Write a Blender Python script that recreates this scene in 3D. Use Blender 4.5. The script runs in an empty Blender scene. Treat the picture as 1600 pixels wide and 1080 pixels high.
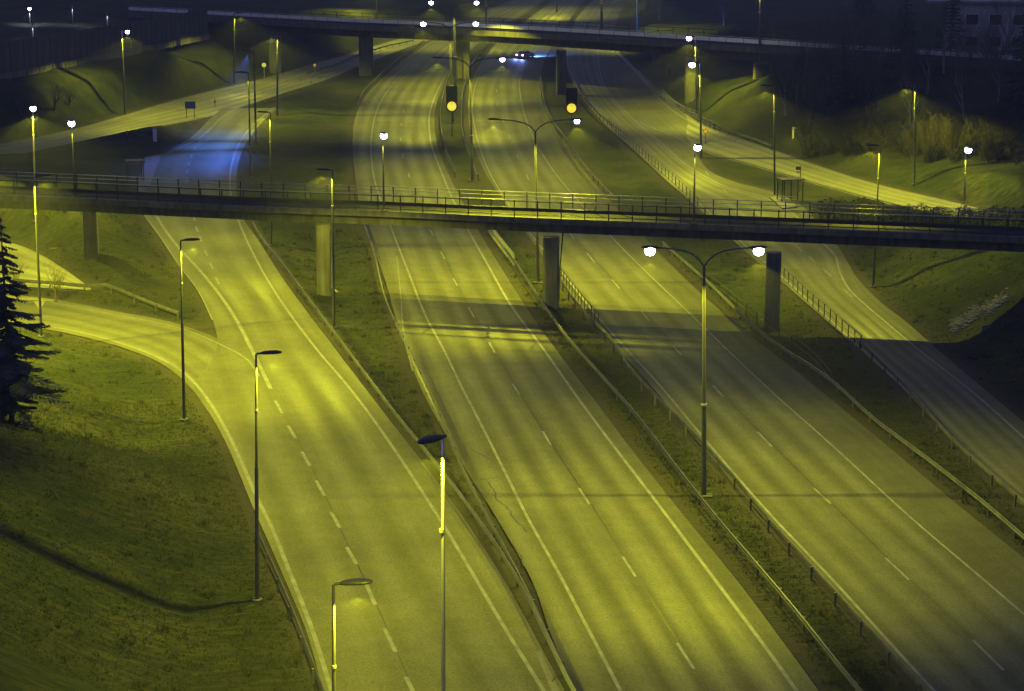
import bpy, math, random
import numpy as np
from mathutils import Vector

random.seed(7); rng = np.random.default_rng(7)
SC = bpy.context.scene
COL = SC.collection

# ------------------------------------------------------------------ camera
H = 35.0; F = 3200.0; HOR = 736.0
PITCH = math.atan(HOR / F)
cam_d = bpy.data.cameras.new("camera"); cam = bpy.data.objects.new("camera", cam_d); COL.objects.link(cam)
cam.location = (0, 0, H); cam.rotation_euler = (math.pi/2 - PITCH, 0, 0)
cam_d.sensor_width = 36; cam_d.lens = F / 1600 * 36; cam_d.clip_start = 1; cam_d.clip_end = 6000
SC.camera = cam
# ------------------------------------------------------------------ night sky
w = bpy.data.worlds.new("World"); SC.world = w; w.use_nodes = True
nt = w.node_tree; nt.nodes.clear()
bg = nt.nodes.new("ShaderNodeBackground"); wo = nt.nodes.new("ShaderNodeOutputWorld")
bg.inputs[0].default_value = (0.42, 0.48, 1.0, 1); bg.inputs[1].default_value = 0.26
nt.links.new(bg.outputs[0], wo.inputs[0])
SC.view_settings.view_transform = 'Standard'; SC.view_settings.look = 'None'
SC.view_settings.exposure = 0.0; SC.view_settings.gamma = 1.0
SC.view_settings.use_curve_mapping = False
SC.cycles.use_denoising = True
SC.cycles.max_bounces = 4; SC.cycles.diffuse_bounces = 3; SC.cycles.glossy_bounces = 2
SC.cycles.sample_clamp_indirect = 4.0
SODIUM = (1.0, 1.0, 0.022)
COOL = (0.06, 0.17, 1.0)
LAMP_W = 9600.0

# ------------------------------------------------------------------ projection helpers
cp, sp = math.cos(PITCH), math.sin(PITCH)
def gp(u, v, z=0.0):
    """point of the level plane z that the photograph shows at pixel (u, v)"""
    u = np.asarray(u, float); v = np.asarray(v, float); z = np.asarray(z, float)
    t = (H - z) / (F*sp + (v-540)*cp)
    return np.stack([(u-800)*t, (F*cp - (v-540)*sp)*t, z + 0*t], -1)
def atY(u, v, Y):
    t = Y / (F*cp - (v-540)*sp)
    return Vector(((u-800)*t, Y, H - (F*sp + (v-540)*cp)*t))
def v_of(Y, z=0.0):
    # inverse of gp for the image row
    k = (H - z)
    return 540 + F*(k*cp - Y*sp)/(Y*cp + k*sp)

def smooth(pts, n=8):
    """Catmull-Rom through the given points"""
    P = np.asarray(pts, float)
    if len(P) < 3: 
        return np.stack([P[0] + (P[-1]-P[0])*t for t in np.linspace(0, 1, n+1)])
    Q = np.vstack([2*P[0]-P[1], P, 2*P[-1]-P[-2]])
    out = []
    for i in range(1, len(Q)-2):
        a, b, c, d = Q[i-1], Q[i], Q[i+1], Q[i+2]
        la = max(np.linalg.norm(b-a), 1e-6); lb = max(np.linalg.norm(c-b), 1e-6); lc = max(np.linalg.norm(d-c), 1e-6)
        m1 = ((c-b)/lb*la + (b-a)/la*lb)/(la+lb)*lb
        m2 = ((d-c)/lc*lb + (c-b)/lb*lc)/(lb+lc)*lb
        for t in np.arange(n)/n:
            out.append((2*t**3-3*t**2+1)*b + (t**3-2*t**2+t)*m1 + (-2*t**3+3*t**2)*c + (t**3-t**2)*m2)
    out.append(P[-1]); return np.array(out)

def resample(P, step):
    P = np.asarray(P, float)
    d = np.r_[0, np.cumsum(np.linalg.norm(np.diff(P, axis=0), axis=1))]
    n = max(1, int(round(d[-1]/step)))
    s = np.linspace(0, d[-1], n+1)
    return np.stack([np.interp(s, d, P[:, k]) for k in range(P.shape[1])], -1)

# ------------------------------------------------------------------ materials
def mat(name, col, rough=0.8, metal=0.0, var=0.25, scale=3.0, bump=0.0, bscale=None, emit=None, estr=0, spec=0.4, col2=None, coord='Object'):
    m = bpy.data.materials.new(name); m.use_nodes = True
    n = m.node_tree.nodes; l = m.node_tree.links; b = n["Principled BSDF"]
    b.inputs["Roughness"].default_value = rough; b.inputs["Metallic"].default_value = metal
    b.inputs["Specular IOR Level"].default_value = spec
    tc = n.new("ShaderNodeTexCoord"); nz = n.new("ShaderNodeTexNoise"); nz.inputs["Scale"].default_value = scale; nz.inputs["Detail"].default_value = 6
    l.new(tc.outputs[coord], nz.inputs["Vector"])
    r = n.new("ShaderNodeValToRGB"); r.color_ramp.elements[0].position = .3; r.color_ramp.elements[1].position = .7
    c2 = col2 or tuple(c*(1+var) for c in col)
    r.color_ramp.elements[0].color = (*[c*(1-var) for c in col], 1) if col2 is None else (*col, 1)
    r.color_ramp.elements[1].color = (*c2, 1)
    l.new(nz.outputs[0], r.inputs[0]); l.new(r.outputs[0], b.inputs["Base Color"])
    if bump:
        n2 = n.new("ShaderNodeTexNoise"); n2.inputs["Scale"].default_value = bscale or scale*6; n2.inputs["Detail"].default_value = 4
        l.new(tc.outputs[coord], n2.inputs["Vector"])
        bp = n.new("ShaderNodeBump"); bp.inputs["Strength"].default_value = bump; bp.inputs["Distance"].default_value = .05
        l.new(n2.outputs[0], bp.inputs["Height"]); l.new(bp.outputs[0], b.inputs["Normal"])
    if emit:
        b.inputs["Emission Color"].default_value = (*emit, 1); b.inputs["Emission Strength"].default_value = estr
    return m

def streak(m, amt=.45):
    n = m.node_tree.nodes; l = m.node_tree.links; b = n["Principled BSDF"]; src = b.inputs["Base Color"].links[0].from_socket
    tc = n.new("ShaderNodeTexCoord"); mp = n.new("ShaderNodeMapping"); mp.inputs["Scale"].default_value = (1.3, 1.3, .12); z = n.new("ShaderNodeTexNoise"); z.inputs["Scale"].default_value = 1.6; z.inputs["Detail"].default_value = 7
    l.new(tc.outputs["Object"], mp.inputs[0]); l.new(mp.outputs[0], z.inputs["Vector"])
    r = n.new("ShaderNodeMapRange"); r.inputs[1].default_value = .35; r.inputs[2].default_value = .65; r.inputs[3].default_value = 1-amt; r.inputs[4].default_value = 1.1; l.new(z.outputs[0], r.inputs[0])
    x = n.new("ShaderNodeVectorMath"); x.operation = 'SCALE'; l.new(src, x.inputs[0]); l.new(r.outputs[0], x.inputs["Scale"]); l.new(x.outputs[0], b.inputs["Base Color"])
def asphalt(name, base=0.075, wear=0.45, seed=0.0):
    m = bpy.data.materials.new(name); m.use_nodes = True
    n = m.node_tree.nodes; l = m.node_tree.links; b = n["Principled BSDF"]
    uv = n.new("ShaderNodeUVMap"); uv.uv_map = "UVMap"
    sx = n.new("ShaderNodeSeparateXYZ"); l.new(uv.outputs[0], sx.inputs[0])
    def M(op, a, c=None):
        x = n.new("ShaderNodeMath"); x.operation = op
        for i, q in enumerate((a, c)):
            if q is None: continue
            if isinstance(q, (int, float)): x.inputs[i].default_value = q
            else: l.new(q, x.inputs[i])
        return x.outputs[0]
    # wheel tracks: polished bands inside each lane (uv.x counts lanes)
    c = M('COSINE', M('MULTIPLY', M('MINIMUM', M('MAXIMUM', sx.outputs[0], -1.0), 2.0), 4*math.pi)); tr = M('SUBTRACT', 0.5, M('MULTIPLY', c, 0.5))
    tc = n.new("ShaderNodeTexCoord")
    big = n.new("ShaderNodeTexNoise"); big.inputs["Scale"].default_value = .12; big.inputs["Detail"].default_value = 5
    big.noise_dimensions = '4D'; big.inputs["W"].default_value = seed
    l.new(tc.outputs["Object"], big.inputs["Vector"])
    # long streaks along the driving direction
    mp = n.new("ShaderNodeMapping"); mp.inputs["Scale"].default_value = (5.0, .045, 1)
    l.new(uv.outputs[0], mp.inputs[0])
    st = n.new("ShaderNodeTexNoise"); st.inputs["Scale"].default_value = 1.0; st.inputs["Detail"].default_value = 5; l.new(mp.outputs[0], st.inputs["Vector"])
    fine = n.new("ShaderNodeTexNoise"); fine.inputs["Scale"].default_value = 7.0; fine.inputs["Detail"].default_value = 8; fine.inputs["Roughness"].default_value = .75
    l.new(tc.outputs["Object"], fine.inputs["Vector"])
    def rng_(x, a, b_, c_, d_):
        r = n.new("ShaderNodeMapRange"); l.new(x, r.inputs[0])
        for i, q in enumerate((a, b_, c_, d_)): r.inputs[i+1].default_value = q
        return r.outputs[0]
    f = M('MULTIPLY', rng_(tr, 0, 1, 1-wear*.22, 1+wear*.3), rng_(big.outputs[0], .3, .7, .8, 1.2))
    f = M('MULTIPLY', f, rng_(st.outputs[0], .3, .7, .86, 1.14))
    f = M('MULTIPLY', f, rng_(fine.outputs[0], .32, .68, .5, 1.5))
    blot = n.new("ShaderNodeTexNoise"); blot.inputs["Scale"].default_value = .9; blot.inputs["Detail"].default_value = 5; blot.inputs["Roughness"].default_value = .7
    l.new(tc.outputs["Object"], blot.inputs["Vector"]); f = M('MULTIPLY', f, rng_(blot.outputs[0], .3, .7, .84, 1.16))
    mx = n.new("ShaderNodeVectorMath"); mx.operation = 'SCALE'; mx.inputs[0].default_value = (base*1.03, base, base*.48)
    l.new(f, mx.inputs["Scale"]); l.new(mx.outputs[0], b.inputs["Base Color"])
    ro = M('SUBTRACT', rng_(st.outputs[0], .3, .7, .78, .66), M('MULTIPLY', tr, .12)); l.new(ro, b.inputs["Roughness"])
    b.inputs["Specular IOR Level"].default_value = .16
    bp = n.new("ShaderNodeBump"); bp.inputs["Strength"].default_value = .35; bp.inputs["Distance"].default_value = .02
    l.new(fine.outputs[0], bp.inputs["Height"]); l.new(bp.outputs[0], b.inputs["Normal"])
    return m

def ground_mat():
    m = bpy.data.materials.new("rough_grass_ground"); m.use_nodes = True
    n = m.node_tree.nodes; l = m.node_tree.links; b = n["Principled BSDF"]
    tc = n.new("ShaderNodeTexCoord")
    a = n.new("ShaderNodeTexNoise"); a.inputs["Scale"].default_value = .09; a.inputs["Detail"].default_value = 8; a.inputs["Roughness"].default_value = .65
    mp = n.new("ShaderNodeMapping"); mp.inputs["Rotation"].default_value = (0, 0, .5); mp.inputs["Scale"].default_value = (.7, 3.2, 1)
    l.new(tc.outputs["Object"], mp.inputs[0])
    c = n.new("ShaderNodeTexNoise"); c.inputs["Scale"].default_value = .9; c.inputs["Detail"].default_value = 9; c.inputs["Roughness"].default_value = .7
    l.new(tc.outputs["Object"], a.inputs["Vector"]); l.new(mp.outputs[0], c.inputs["Vector"])
    r1 = n.new("ShaderNodeValToRGB"); e = r1.color_ramp.elements
    e[0].position = .32; e[0].color = (.014, .022, .009, 1); e[1].position = .68; e[1].color = (.064, .066, .026, 1)
    q = e.new(.5); q.color = (.031, .041, .016, 1)
    l.new(c.outputs[0], r1.inputs[0])
    r2 = n.new("ShaderNodeValToRGB"); e = r2.color_ramp.elements
    e[0].position = .38; e[0].color = (.55, .62, .55, 1); e[1].position = .66; e[1].color = (1.6, 1.3, 1.05, 1)
    l.new(a.outputs[0], r2.inputs[0])
    mx = n.new("ShaderNodeMix"); mx.data_type = 'RGBA'; mx.blend_type = 'MULTIPLY'; mx.inputs[0].default_value = 1
    l.new(r1.outputs[0], mx.inputs[6]); l.new(r2.outputs[0], mx.inputs[7])
    at = n.new("ShaderNodeAttribute"); at.attribute_name = "verge"
    dn = n.new("ShaderNodeTexNoise"); dn.inputs["Scale"].default_value = 1.6; dn.inputs["Detail"].default_value = 7; dn.inputs["Roughness"].default_value = .7; l.new(tc.outputs["Object"], dn.inputs["Vector"])
    sm = n.new("ShaderNodeMath"); sm.operation = 'MULTIPLY_ADD'; l.new(dn.outputs[0], sm.inputs[0]); sm.inputs[1].default_value = -3.2; l.new(at.outputs["Fac"], sm.inputs[2])
    mr = n.new("ShaderNodeMapRange"); l.new(sm.outputs[0], mr.inputs[0]); mr.inputs[1].default_value = -1.15; mr.inputs[2].default_value = .1; mr.inputs[3].default_value = .85; mr.inputs[4].default_value = 0
    m2 = n.new("ShaderNodeMix"); m2.data_type = 'RGBA'; l.new(mr.outputs[0], m2.inputs[0]); l.new(mx.outputs[2], m2.inputs[6]); m2.inputs[7].default_value = (.062, .055, .038, 1)
    l.new(m2.outputs[2], b.inputs["Base Color"])
    b.inputs["Roughness"].default_value = .95; b.inputs["Specular IOR Level"].default_value = .1
    bp = n.new("ShaderNodeBump"); bp.inputs["Strength"].default_value = .9; bp.inputs["Distance"].default_value = .35
    l.new(c.outputs[0], bp.inputs["Height"]); l.new(bp.outputs[0], b.inputs["Normal"])
    return m

M = dict(
    ground=ground_mat(),
    asphaltA=asphalt("asphalt_ramp", .105, .5, 1.0), asphaltB=asphalt("asphalt_motorway", .098, .75, 2.0),
    asphaltC=asphalt("asphalt_motorway_far", .092, .65, 3.0), asphaltD=asphalt("asphalt_sliproad", .10, .4, 4.0),
    asphaltE=asphalt("asphalt_side_road", .17, .4, 5.0), paving=mat("light_paving", (.16, .15, .13), .8, bump=.2, scale=2),
    paint=mat("worn_road_paint", (.12, .12, .10), .65, col2=(.24, .24, .20), scale=1.1),
    crack=mat("crack_filler", (.012, .012, .012), .6),
    steel=mat("galvanised_steel", (.38, .38, .38), .45, .5, var=.15, scale=1.5),
    rail=mat("weathered_guardrail_steel", (.10, .10, .095), .5, .35, var=.3, scale=1.2),
    darksteel=mat("dark_painted_steel", (.03, .03, .03), .5, .2, var=.2),
    pole=mat("grey_pole_paint", (.075, .075, .08), .45, .3, var=.12, scale=1.0),
    head=mat("dark_lamp_housing", (.028, .03, .03), .45, var=.1),
    concrete=mat("cast_concrete", (.11, .108, .095), .85, var=.18, scale=.8, bump=.25, bscale=8),
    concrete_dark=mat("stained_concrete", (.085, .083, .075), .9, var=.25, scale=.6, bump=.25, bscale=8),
    lens=mat("glowing_lamp_glass", (.8, .8, .9), .2, emit=(.55, .50, 1.0), estr=40, var=.01),
    branch=mat('grey_branches', (.085, .08, .07), .9), bark=mat("dark_bark", (.07, .06, .05), .9, var=.4, scale=8), birch=mat("pale_bark", (.20, .19, .17), .8, var=.5, scale=6),
    twig=mat("bare_twigs", (.028, .026, .016), .9), needle=mat("spruce_needles", (.055, .068, .06), .8, var=.5, scale=2),
    leaf=mat("shrub_leaves", (.014, .02, .008), .8, var=.5, scale=3), blade=mat("grass_blades", (.036, .044, .016), .9, col2=(.09, .086, .034), scale=.5, spec=.1),
    signback=mat("sign_back_metal", (.22, .22, .24), .5, .3), signdark=mat("dark_sign_board", (.018, .02, .024), .5),
    signglow=mat("lit_yellow_disc", (.8, .6, .05), .3, emit=(1.0, .88, .06), estr=1.0, var=.05, scale=6),
    signglow2=mat("dim_yellow_bar", (.5, .4, .05), .3, emit=(.75, .55, .02), estr=.75),
    redrim=mat("dark_red_rim", (.28, .02, .01), .4), blue=mat("blue_sign_face", (.03, .07, .22), .5), yellow=mat("yellow_sign_face", (.5, .32, .03), .5),
    white=mat("white_paint", (.7, .7, .72), .5, var=.08), glass=mat("shelter_glass", (.10, .12, .11), .08, spec=.6, var=.05),
    wall=mat("noise_wall_boards", (.06, .06, .065), .85, var=.25, scale=.4), carpaint=mat("silver_car_paint", (.5, .5, .52), .25, .5, var=.05),
    tyre=mat("tyre_rubber", (.012, .012, .012), .8), carglass=mat("car_glass", (.01, .012, .015), .05, spec=.8),
    tail=mat("lit_rear_lamp", (.8, .2, .3), .3, emit=(1.0, .45, .75), estr=9), headl=mat("lit_headlamp", (.8, .8, 1), .3, emit=(.3, .45, 1), estr=6),
    facade=mat("pale_render_facade", (.42, .43, .47), .8, var=.2, scale=.3), window=mat("dark_window_glass", (.02, .022, .03), .1, spec=.7),
    deck_top=mat('worn_deck_asphalt', (.030, .030, .028), .9, var=.3, spec=.1), stone=mat("pale_gravel_stone", (.18, .175, .15), .9, var=.35, scale=4))

streak(M['concrete']); streak(M['concrete_dark']); streak(M['wall'], .5)
def _blade():
    nt_ = M['blade'].node_tree; n = nt_.nodes; l = nt_.links; b = n["Principled BSDF"]; t = n.new("ShaderNodeBsdfTranslucent"); mx = n.new("ShaderNodeMixShader")
    t.inputs[0].default_value = (.06, .066, .02, 1); mx.inputs[0].default_value = .55; out = [q for q in n if q.type == 'OUTPUT_MATERIAL'][0]
    l.new(b.outputs[0], mx.inputs[1]); l.new(t.outputs[0], mx.inputs[2]); l.new(mx.outputs[0], out.inputs[0])
_blade()
M['glass'].node_tree.nodes['Principled BSDF'].inputs['Alpha'].default_value = .18
# ------------------------------------------------------------------ object helpers
def mesh_obj(name, verts, faces, m, parent=None, uv=None, smooth_=False, loc=None):
    me = bpy.data.meshes.new(name)
    me.from_pydata([tuple(v) for v in verts], [], [tuple(f) for f in faces])
    if m is not None: me.materials.append(m)
    if uv is not None:
        L = me.uv_layers.new(name="UVMap"); uv = np.asarray(uv, float)
        idx = np.zeros(len(me.loops), int); me.loops.foreach_get("vertex_index", idx)
        L.data.foreach_set("uv", uv[idx].ravel())
    if smooth_: me.polygons.foreach_set("use_smooth", [True]*len(me.polygons))
    me.update(); o = bpy.data.objects.new(name, me); COL.objects.link(o)
    if parent is not None: o.parent = parent
    if loc is not None: o.location = loc
    return o
def empty(name, loc=(0, 0, 0), rz=0.0):
    o = bpy.data.objects.new(name, None); o.empty_display_size = .3; COL.objects.link(o); o.location = loc; o.rotation_euler[2] = rz; return o
def tag(o, label=None, cat=None, group=None, kind=None):
    if label: o["label"] = label
    if cat: o["category"] = cat
    if group: o["group"] = group
    if kind: o["kind"] = kind
    return o
def inst(name, me, parent, loc=(0, 0, 0), rot=(0, 0, 0), sc=(1, 1, 1)):
    o = bpy.data.objects.new(name, me); COL.objects.link(o); o.parent = parent; o.location = loc; o.rotation_euler = rot; o.scale = sc; return o

class MB:
    def __init__(s): s.v = []; s.f = []
    def box(s, x0, x1, y0, y1, z0, z1):
        k = len(s.v)
        s.v += [(x0,y0,z0),(x1,y0,z0),(x1,y1,z0),(x0,y1,z0),(x0,y0,z1),(x1,y0,z1),(x1,y1,z1),(x0,y1,z1)]
        s.f += [(k,k+3,k+2,k+1),(k+4,k+5,k+6,k+7),(k,k+1,k+5,k+4),(k+1,k+2,k+6,k+5),(k+2,k+3,k+7,k+6),(k+3,k,k+4,k+7)]; return s
    def tube(s, pts, rad, n=8, cap=True):
        pts = [Vector(p) for p in pts]; k = len(s.v)
        if not hasattr(rad, '__len__'): rad = [rad]*len(pts)
        for i, p in enumerate(pts):
            t = (pts[min(i+1, len(pts)-1)] - pts[max(i-1, 0)]).normalized()
            a = Vector((0, 0, 1)) if abs(t.z) < .9 else Vector((1, 0, 0))
            x = t.cross(a).normalized(); y = t.cross(x)
            for j in range(n):
                an = 2*math.pi*j/n; s.v.append(tuple(p + (x*math.cos(an) + y*math.sin(an))*rad[i]))
        for i in range(len(pts)-1):
            for j in range(n):
                s.f.append((k+i*n+j, k+i*n+(j+1) % n, k+(i+1)*n+(j+1) % n, k+(i+1)*n+j))
        if cap:
            s.f.append(tuple(k+j for j in range(n))[::-1]); s.f.append(tuple(k+(len(pts)-1)*n+j for j in range(n)))
        return s
    def ell(s, c, r, nu=12, nv=7, zmin=-1, zmax=1, taper=0.0):
        k = len(s.v)
        for i in range(nv+1):
            zz = zmin + (zmax-zmin)*i/nv; a = math.sqrt(max(0, 1-zz*zz)) + 1e-3
            for j in range(nu):
                an = 2*math.pi*j/nu; cx = math.cos(an)*a
                s.v.append((c[0]+cx*r[0], c[1]+math.sin(an)*a*r[1]*(1+taper*cx), c[2]+zz*r[2]))
        for i in range(nv):
            for j in range(nu): s.f.append((k+i*nu+j, k+i*nu+(j+1) % nu, k+(i+1)*nu+(j+1) % nu, k+(i+1)*nu+j))
        s.f.append(tuple(k+j for j in range(nu))[::-1]); s.f.append(tuple(k+nv*nu+j for j in range(nu))); return s
    def disc(s, c, r, th, axis='y', n=20):
        a = Vector((0, th/2, 0)) if axis == 'y' else (Vector((0, 0, th/2)) if axis == 'z' else Vector((th/2, 0, 0)))
        return s.tube([Vector(c)-a, Vector(c)+a], r, n)
    def build(s, name, m, parent=None, sm=False, loc=None):
        return mesh_obj(name, s.v, s.f, m, parent, smooth_=sm, loc=loc)
    def mesh(s, name, m):
        me = bpy.data.meshes.new(name); me.from_pydata(s.v, [], s.f); me.materials.append(m); me.update(); return me

def frames(P):
    P = np.asarray(P, float); T = np.gradient(P, axis=0); T[:, 2] = 0
    T /= np.maximum(np.linalg.norm(T, axis=1, keepdims=True), 1e-9)
    return P, T, np.stack([T[:, 1], -T[:, 0], 0*T[:, 0]], -1)
def sweep(P, prof, closed=True):
    """profile (lateral to the right, height) carried along a path; returns verts, faces"""
    P, T, R = frames(P); n = len(prof); v = []; f = []
    for i in range(len(P)):
        for a, z in prof: v.append(tuple(P[i] + R[i]*a + np.array([0, 0, z])))
    m = n if closed else n-1
    for i in range(len(P)-1):
        for j in range(m): f.append((i*n+j, i*n+(j+1) % n, (i+1)*n+(j+1) % n, (i+1)*n+j))
    if closed: f.append(tuple(range(n))[::-1]); f.append(tuple((len(P)-1)*n+j for j in range(n)))
    return v, f
def offset(P, a, dz=0):
    P, T, R = frames(P); return P + R*a + np.array([0, 0, dz])

# ------------------------------------------------------------------ roads: traced edges (pixels on the level ground)
def K(*p): return [tuple(q) for q in p]
R = {}
R['A'] = dict(mode='v', rng=(172, 1800), lanes=1, mat='asphaltA', z=0.0,
  left=K((352,165),(330,184),(298,215),(262,236),(232,254),(214,290),(216,320),(225,336),(250,371),(280,416),(310,456),(334,505),(340,540),(318,580),(302,604),(312,624),(330,650),(352,690),(376,745),(392,785),(412,830),(445,905),(480,990),(503,1070),(570,1250),(650,1450),(800,1800)),
  right=K((470,150),(441,165),(396,207),(380,232),(370,270),(370,300),(378,338),(400,370),(435,425),(520,540),(590,632),(718,800),(790,910),(872,1060),(985,1250),(1110,1450),(1330,1800)),
  el=K((352,165),(317,212),(262,240),(240,290),(243,335),(280,388),(310,420),(350,470),(375,510),(395,555),(423,608),(436,635),(478,716),(536,840),(578,928),(642,1074),(810,1450),(960,1800)),
  er=K((450,150),(432,165),(385,207),(370,232),(360,270),(360,300),(372,343),(400,405),(490,540),(545,605),(680,800),(800,1000),(850,1080),(1070,1450),(1280,1800)))
R['B'] = dict(mode='v', rng=(-70, 1900), lanes=2, mat='asphaltB', z=0.0,
  left=K((905,-70),(842,-20),(800,0),(755,20),(712,45),(672,66),(640,88),(615,108),(590,130),(570,152),(556,180),(551,215),(552,250),(558,300),(568,345),(580,378),(602,440),(624,515),(634,545),(655,600),(680,650),(706,695),(735,745),(770,800),(800,850),(830,905),(864,1000),(900,1080),(1065,1400),(1330,1900)),
  right=K((955,-70),(885,-20),(845,6),(820,22),(790,40),(760,58),(738,76),(718,98),(700,122),(686,150),(679,180),(681,215),(697,265),(707,285),(745,357),(778,410),(822,480),(868,545),(925,620),(985,700),(1072,810),(1150,905),(1225,1005),(1280,1080),(1530,1400),(1915,1900)),
  el=K((920,-70),(852,-20),(812,0),(770,20),(728,45),(692,66),(655,93),(615,130),(590,170),(580,220),(583,270),(610,353),(640,430),(668,500),(690,540),(720,602),(750,660),(800,760),(825,810),(870,890),(920,985),(970,1080),(1140,1400),(1405,1900)),
  er=K((948,-70),(878,-20),(838,6),(812,22),(782,40),(752,58),(728,76),(708,98),(694,122),(680,150),(671,180),(672,215),(690,270),(730,357),(760,410),(800,480),(845,540),(900,618),(1045,810),(1120,910),(1200,1017),(1245,1080),(1488,1400),(1868,1900)))
R['C'] = dict(mode='v', rng=(-70, 1900), lanes=2, mat='asphaltC', z=0.0,
  left=K((960,-70),(895,-20),(855,8),(830,26),(806,44),(780,64),(762,84),(748,104),(737,130),(731,165),(734,200),(758,270),(785,312),(802,338),(838,386),(880,445),(915,487),(965,545),(1008,592),(1088,688),(1188,803),(1288,908),(1388,1018),(1445,1080),(1740,1400),(2200,1900)),
  right=K((1000,-70),(935,-20),(908,8),(892,28),(878,48),(866,66),(856,84),(848,104),(845,125),(850,158),(862,190),(885,230),(915,270),(956,317),(1014,378),(1075,440),(1180,530),(1280,608),(1330,650),(1420,725),(1510,800),(1600,872),(1700,950),(2260,1400),(2890,1900)),
  el=K((968,-70),(900,-20),(862,8),(838,26),(814,44),(790,64),(772,84),(756,104),(744,130),(738,165),(742,200),(765,270),(790,312),(845,386),(875,422),(927,487),(978,545),(1020,590),(1100,685),(1200,800),(1300,905),(1400,1015),(1460,1080),(1756,1400),(2220,1900)),
  er=K((990,-70),(925,-20),(898,8),(880,28),(862,48),(846,66),(832,84),(820,104),(812,125),(814,155),(820,180),(833,215),(867,270),(900,310),(950,365),(1085,497),(1200,607),(1300,696),(1430,815),(1530,900),(1600,960),(1740,1080),(2110,1400),(2680,1900)))
R['D'] = dict(mode='v', rng=(-70, 1500), lanes=2, mat='asphaltD', z=0.0,
  left=K((1005,-70),(945,-20),(918,8),(900,30),(888,50),(882,68),(881,88),(886,112),(901,142),(941,190),(990,235),(1028,270),(1085,320),(1150,380),(1215,435),(1345,548),(1400,598),(1500,700),(1600,793),(2200,1500)),
  right=K((1040,-70),(1000,-20),(975,8),(965,30),(962,50),(962,68),(970,84),(998,112),(1040,158),(1075,190),(1072,205),(1085,235),(1105,264),(1150,285),(1205,299),(1245,316),(1272,340),(1300,372),(1320,402),(1336,430),(1374,470),(1418,505),(1458,540),(1532,603),(1602,662),(1702,745),(2500,1500)),
  el=K((1008,-70),(948,-20),(922,8),(904,30),(893,50),(887,68),(886,90),(892,115),(910,142),(950,190),(1000,235),(1035,268),(1095,320),(1160,380),(1219,430),(1355,553),(1410,603),(1510,705),(1612,798),(2220,1500)),
  er=K((1030,-70),(985,-20),(958,8),(945,30),(938,50),(934,68),(935,90),(945,135),(965,162),(990,187),(1030,220),(1060,248),(1100,275),(1130,290),(1200,311),(1240,335),(1285,380),(1305,400),(1312,425),(1325,450),(1345,470),(1380,500),(1430,542),(1520,613),(1600,684),(2440,1500)))
R['E'] = dict(mode='u', rng=(-300, 700), lanes=3, mat='asphaltE', z=-0.010,
  top=K((-300,250),(0,225),(130,198),(200,178),(260,160),(330,142),(398,126),(470,105),(560,80),(620,62),(700,44)),
  bot=K((-300,275),(0,246),(145,217),(200,206),(260,196),(340,179),(398,161),(440,147),(530,117),(560,104),(600,88),(640,73),(700,54)))
R['F'] = dict(mode='u', rng=(1000, 2100), lanes=2, mat='asphaltE', z=-0.010,
  top=K((1000,135),(1040,157),(1100,195),(1180,224),(1250,249),(1350,282),(1490,316),(1700,367),(2100,465)),
  bot=K((1000,196),(1040,208),(1085,230),(1120,241),(1200,264),(1300,293),(1400,319),(1490,340),(1700,392),(2100,495)))
R['H'] = dict(mode='u', rng=(-500, 440), lanes=2, mat='asphaltA', z=-0.010,
  top=K((-500,430),(-200,440),(0,460),(65,465),(110,472),(180,486),(285,508),(345,531),(400,560),(440,600)),
  bot=K((-500,490),(-200,494),(0,508),(75,515),(120,524),(200,546),(250,567),(282,590),(305,614),(330,649),(360,700),(400,780),(440,880)))
R['G'] = dict(mode='u', rng=(-500, 142), lanes=2, mat='asphaltE', z=-0.014,
  top=K((-500,352),(-200,362),(0,377),(30,383),(60,396),(100,420),(142,450)),
  bot=K((-500,418),(-200,428),(0,446),(60,449),(100,451),(142,454)))
ROAD_POLY = {}
def road_rows(r):
    if r['mode'] == 'v':
        S = {k: smooth(r[k]) for k in ('left', 'right', 'el', 'er')}
        y0 = float(gp(800, r['rng'][1])[1]); y1 = float(gp(800, r['rng'][0])[1])
        Y = [y0]
        while Y[-1] < y1: Y.append(Y[-1] + max(1.2, Y[-1]*.012))
        V = np.array([v_of(y) for y in Y])
        L = {k: np.interp(V, S[k][:, 1], S[k][:, 0]) for k in S}
        a = gp(L['left'], V); b = gp(L['right'], V); e = gp(L['el'], V); f = gp(L['er'], V)
        return a, b, e, f
    S = {k: smooth(r[k]) for k in ('top', 'bot')}
    U = np.arange(r['rng'][0], r['rng'][1]+1, 6.0)
    a = gp(U, np.interp(U, S['bot'][:, 0], S['bot'][:, 1])); b = gp(U, np.interp(U, S['top'][:, 0], S['top'][:, 1]))
    return a, b, a, b
ROWS = {k: road_rows(R[k]) for k in R}
for k, (a, b, e, f) in ROWS.items(): ROAD_POLY[k] = np.vstack([a[:, :2], b[::-1, :2]])

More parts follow.
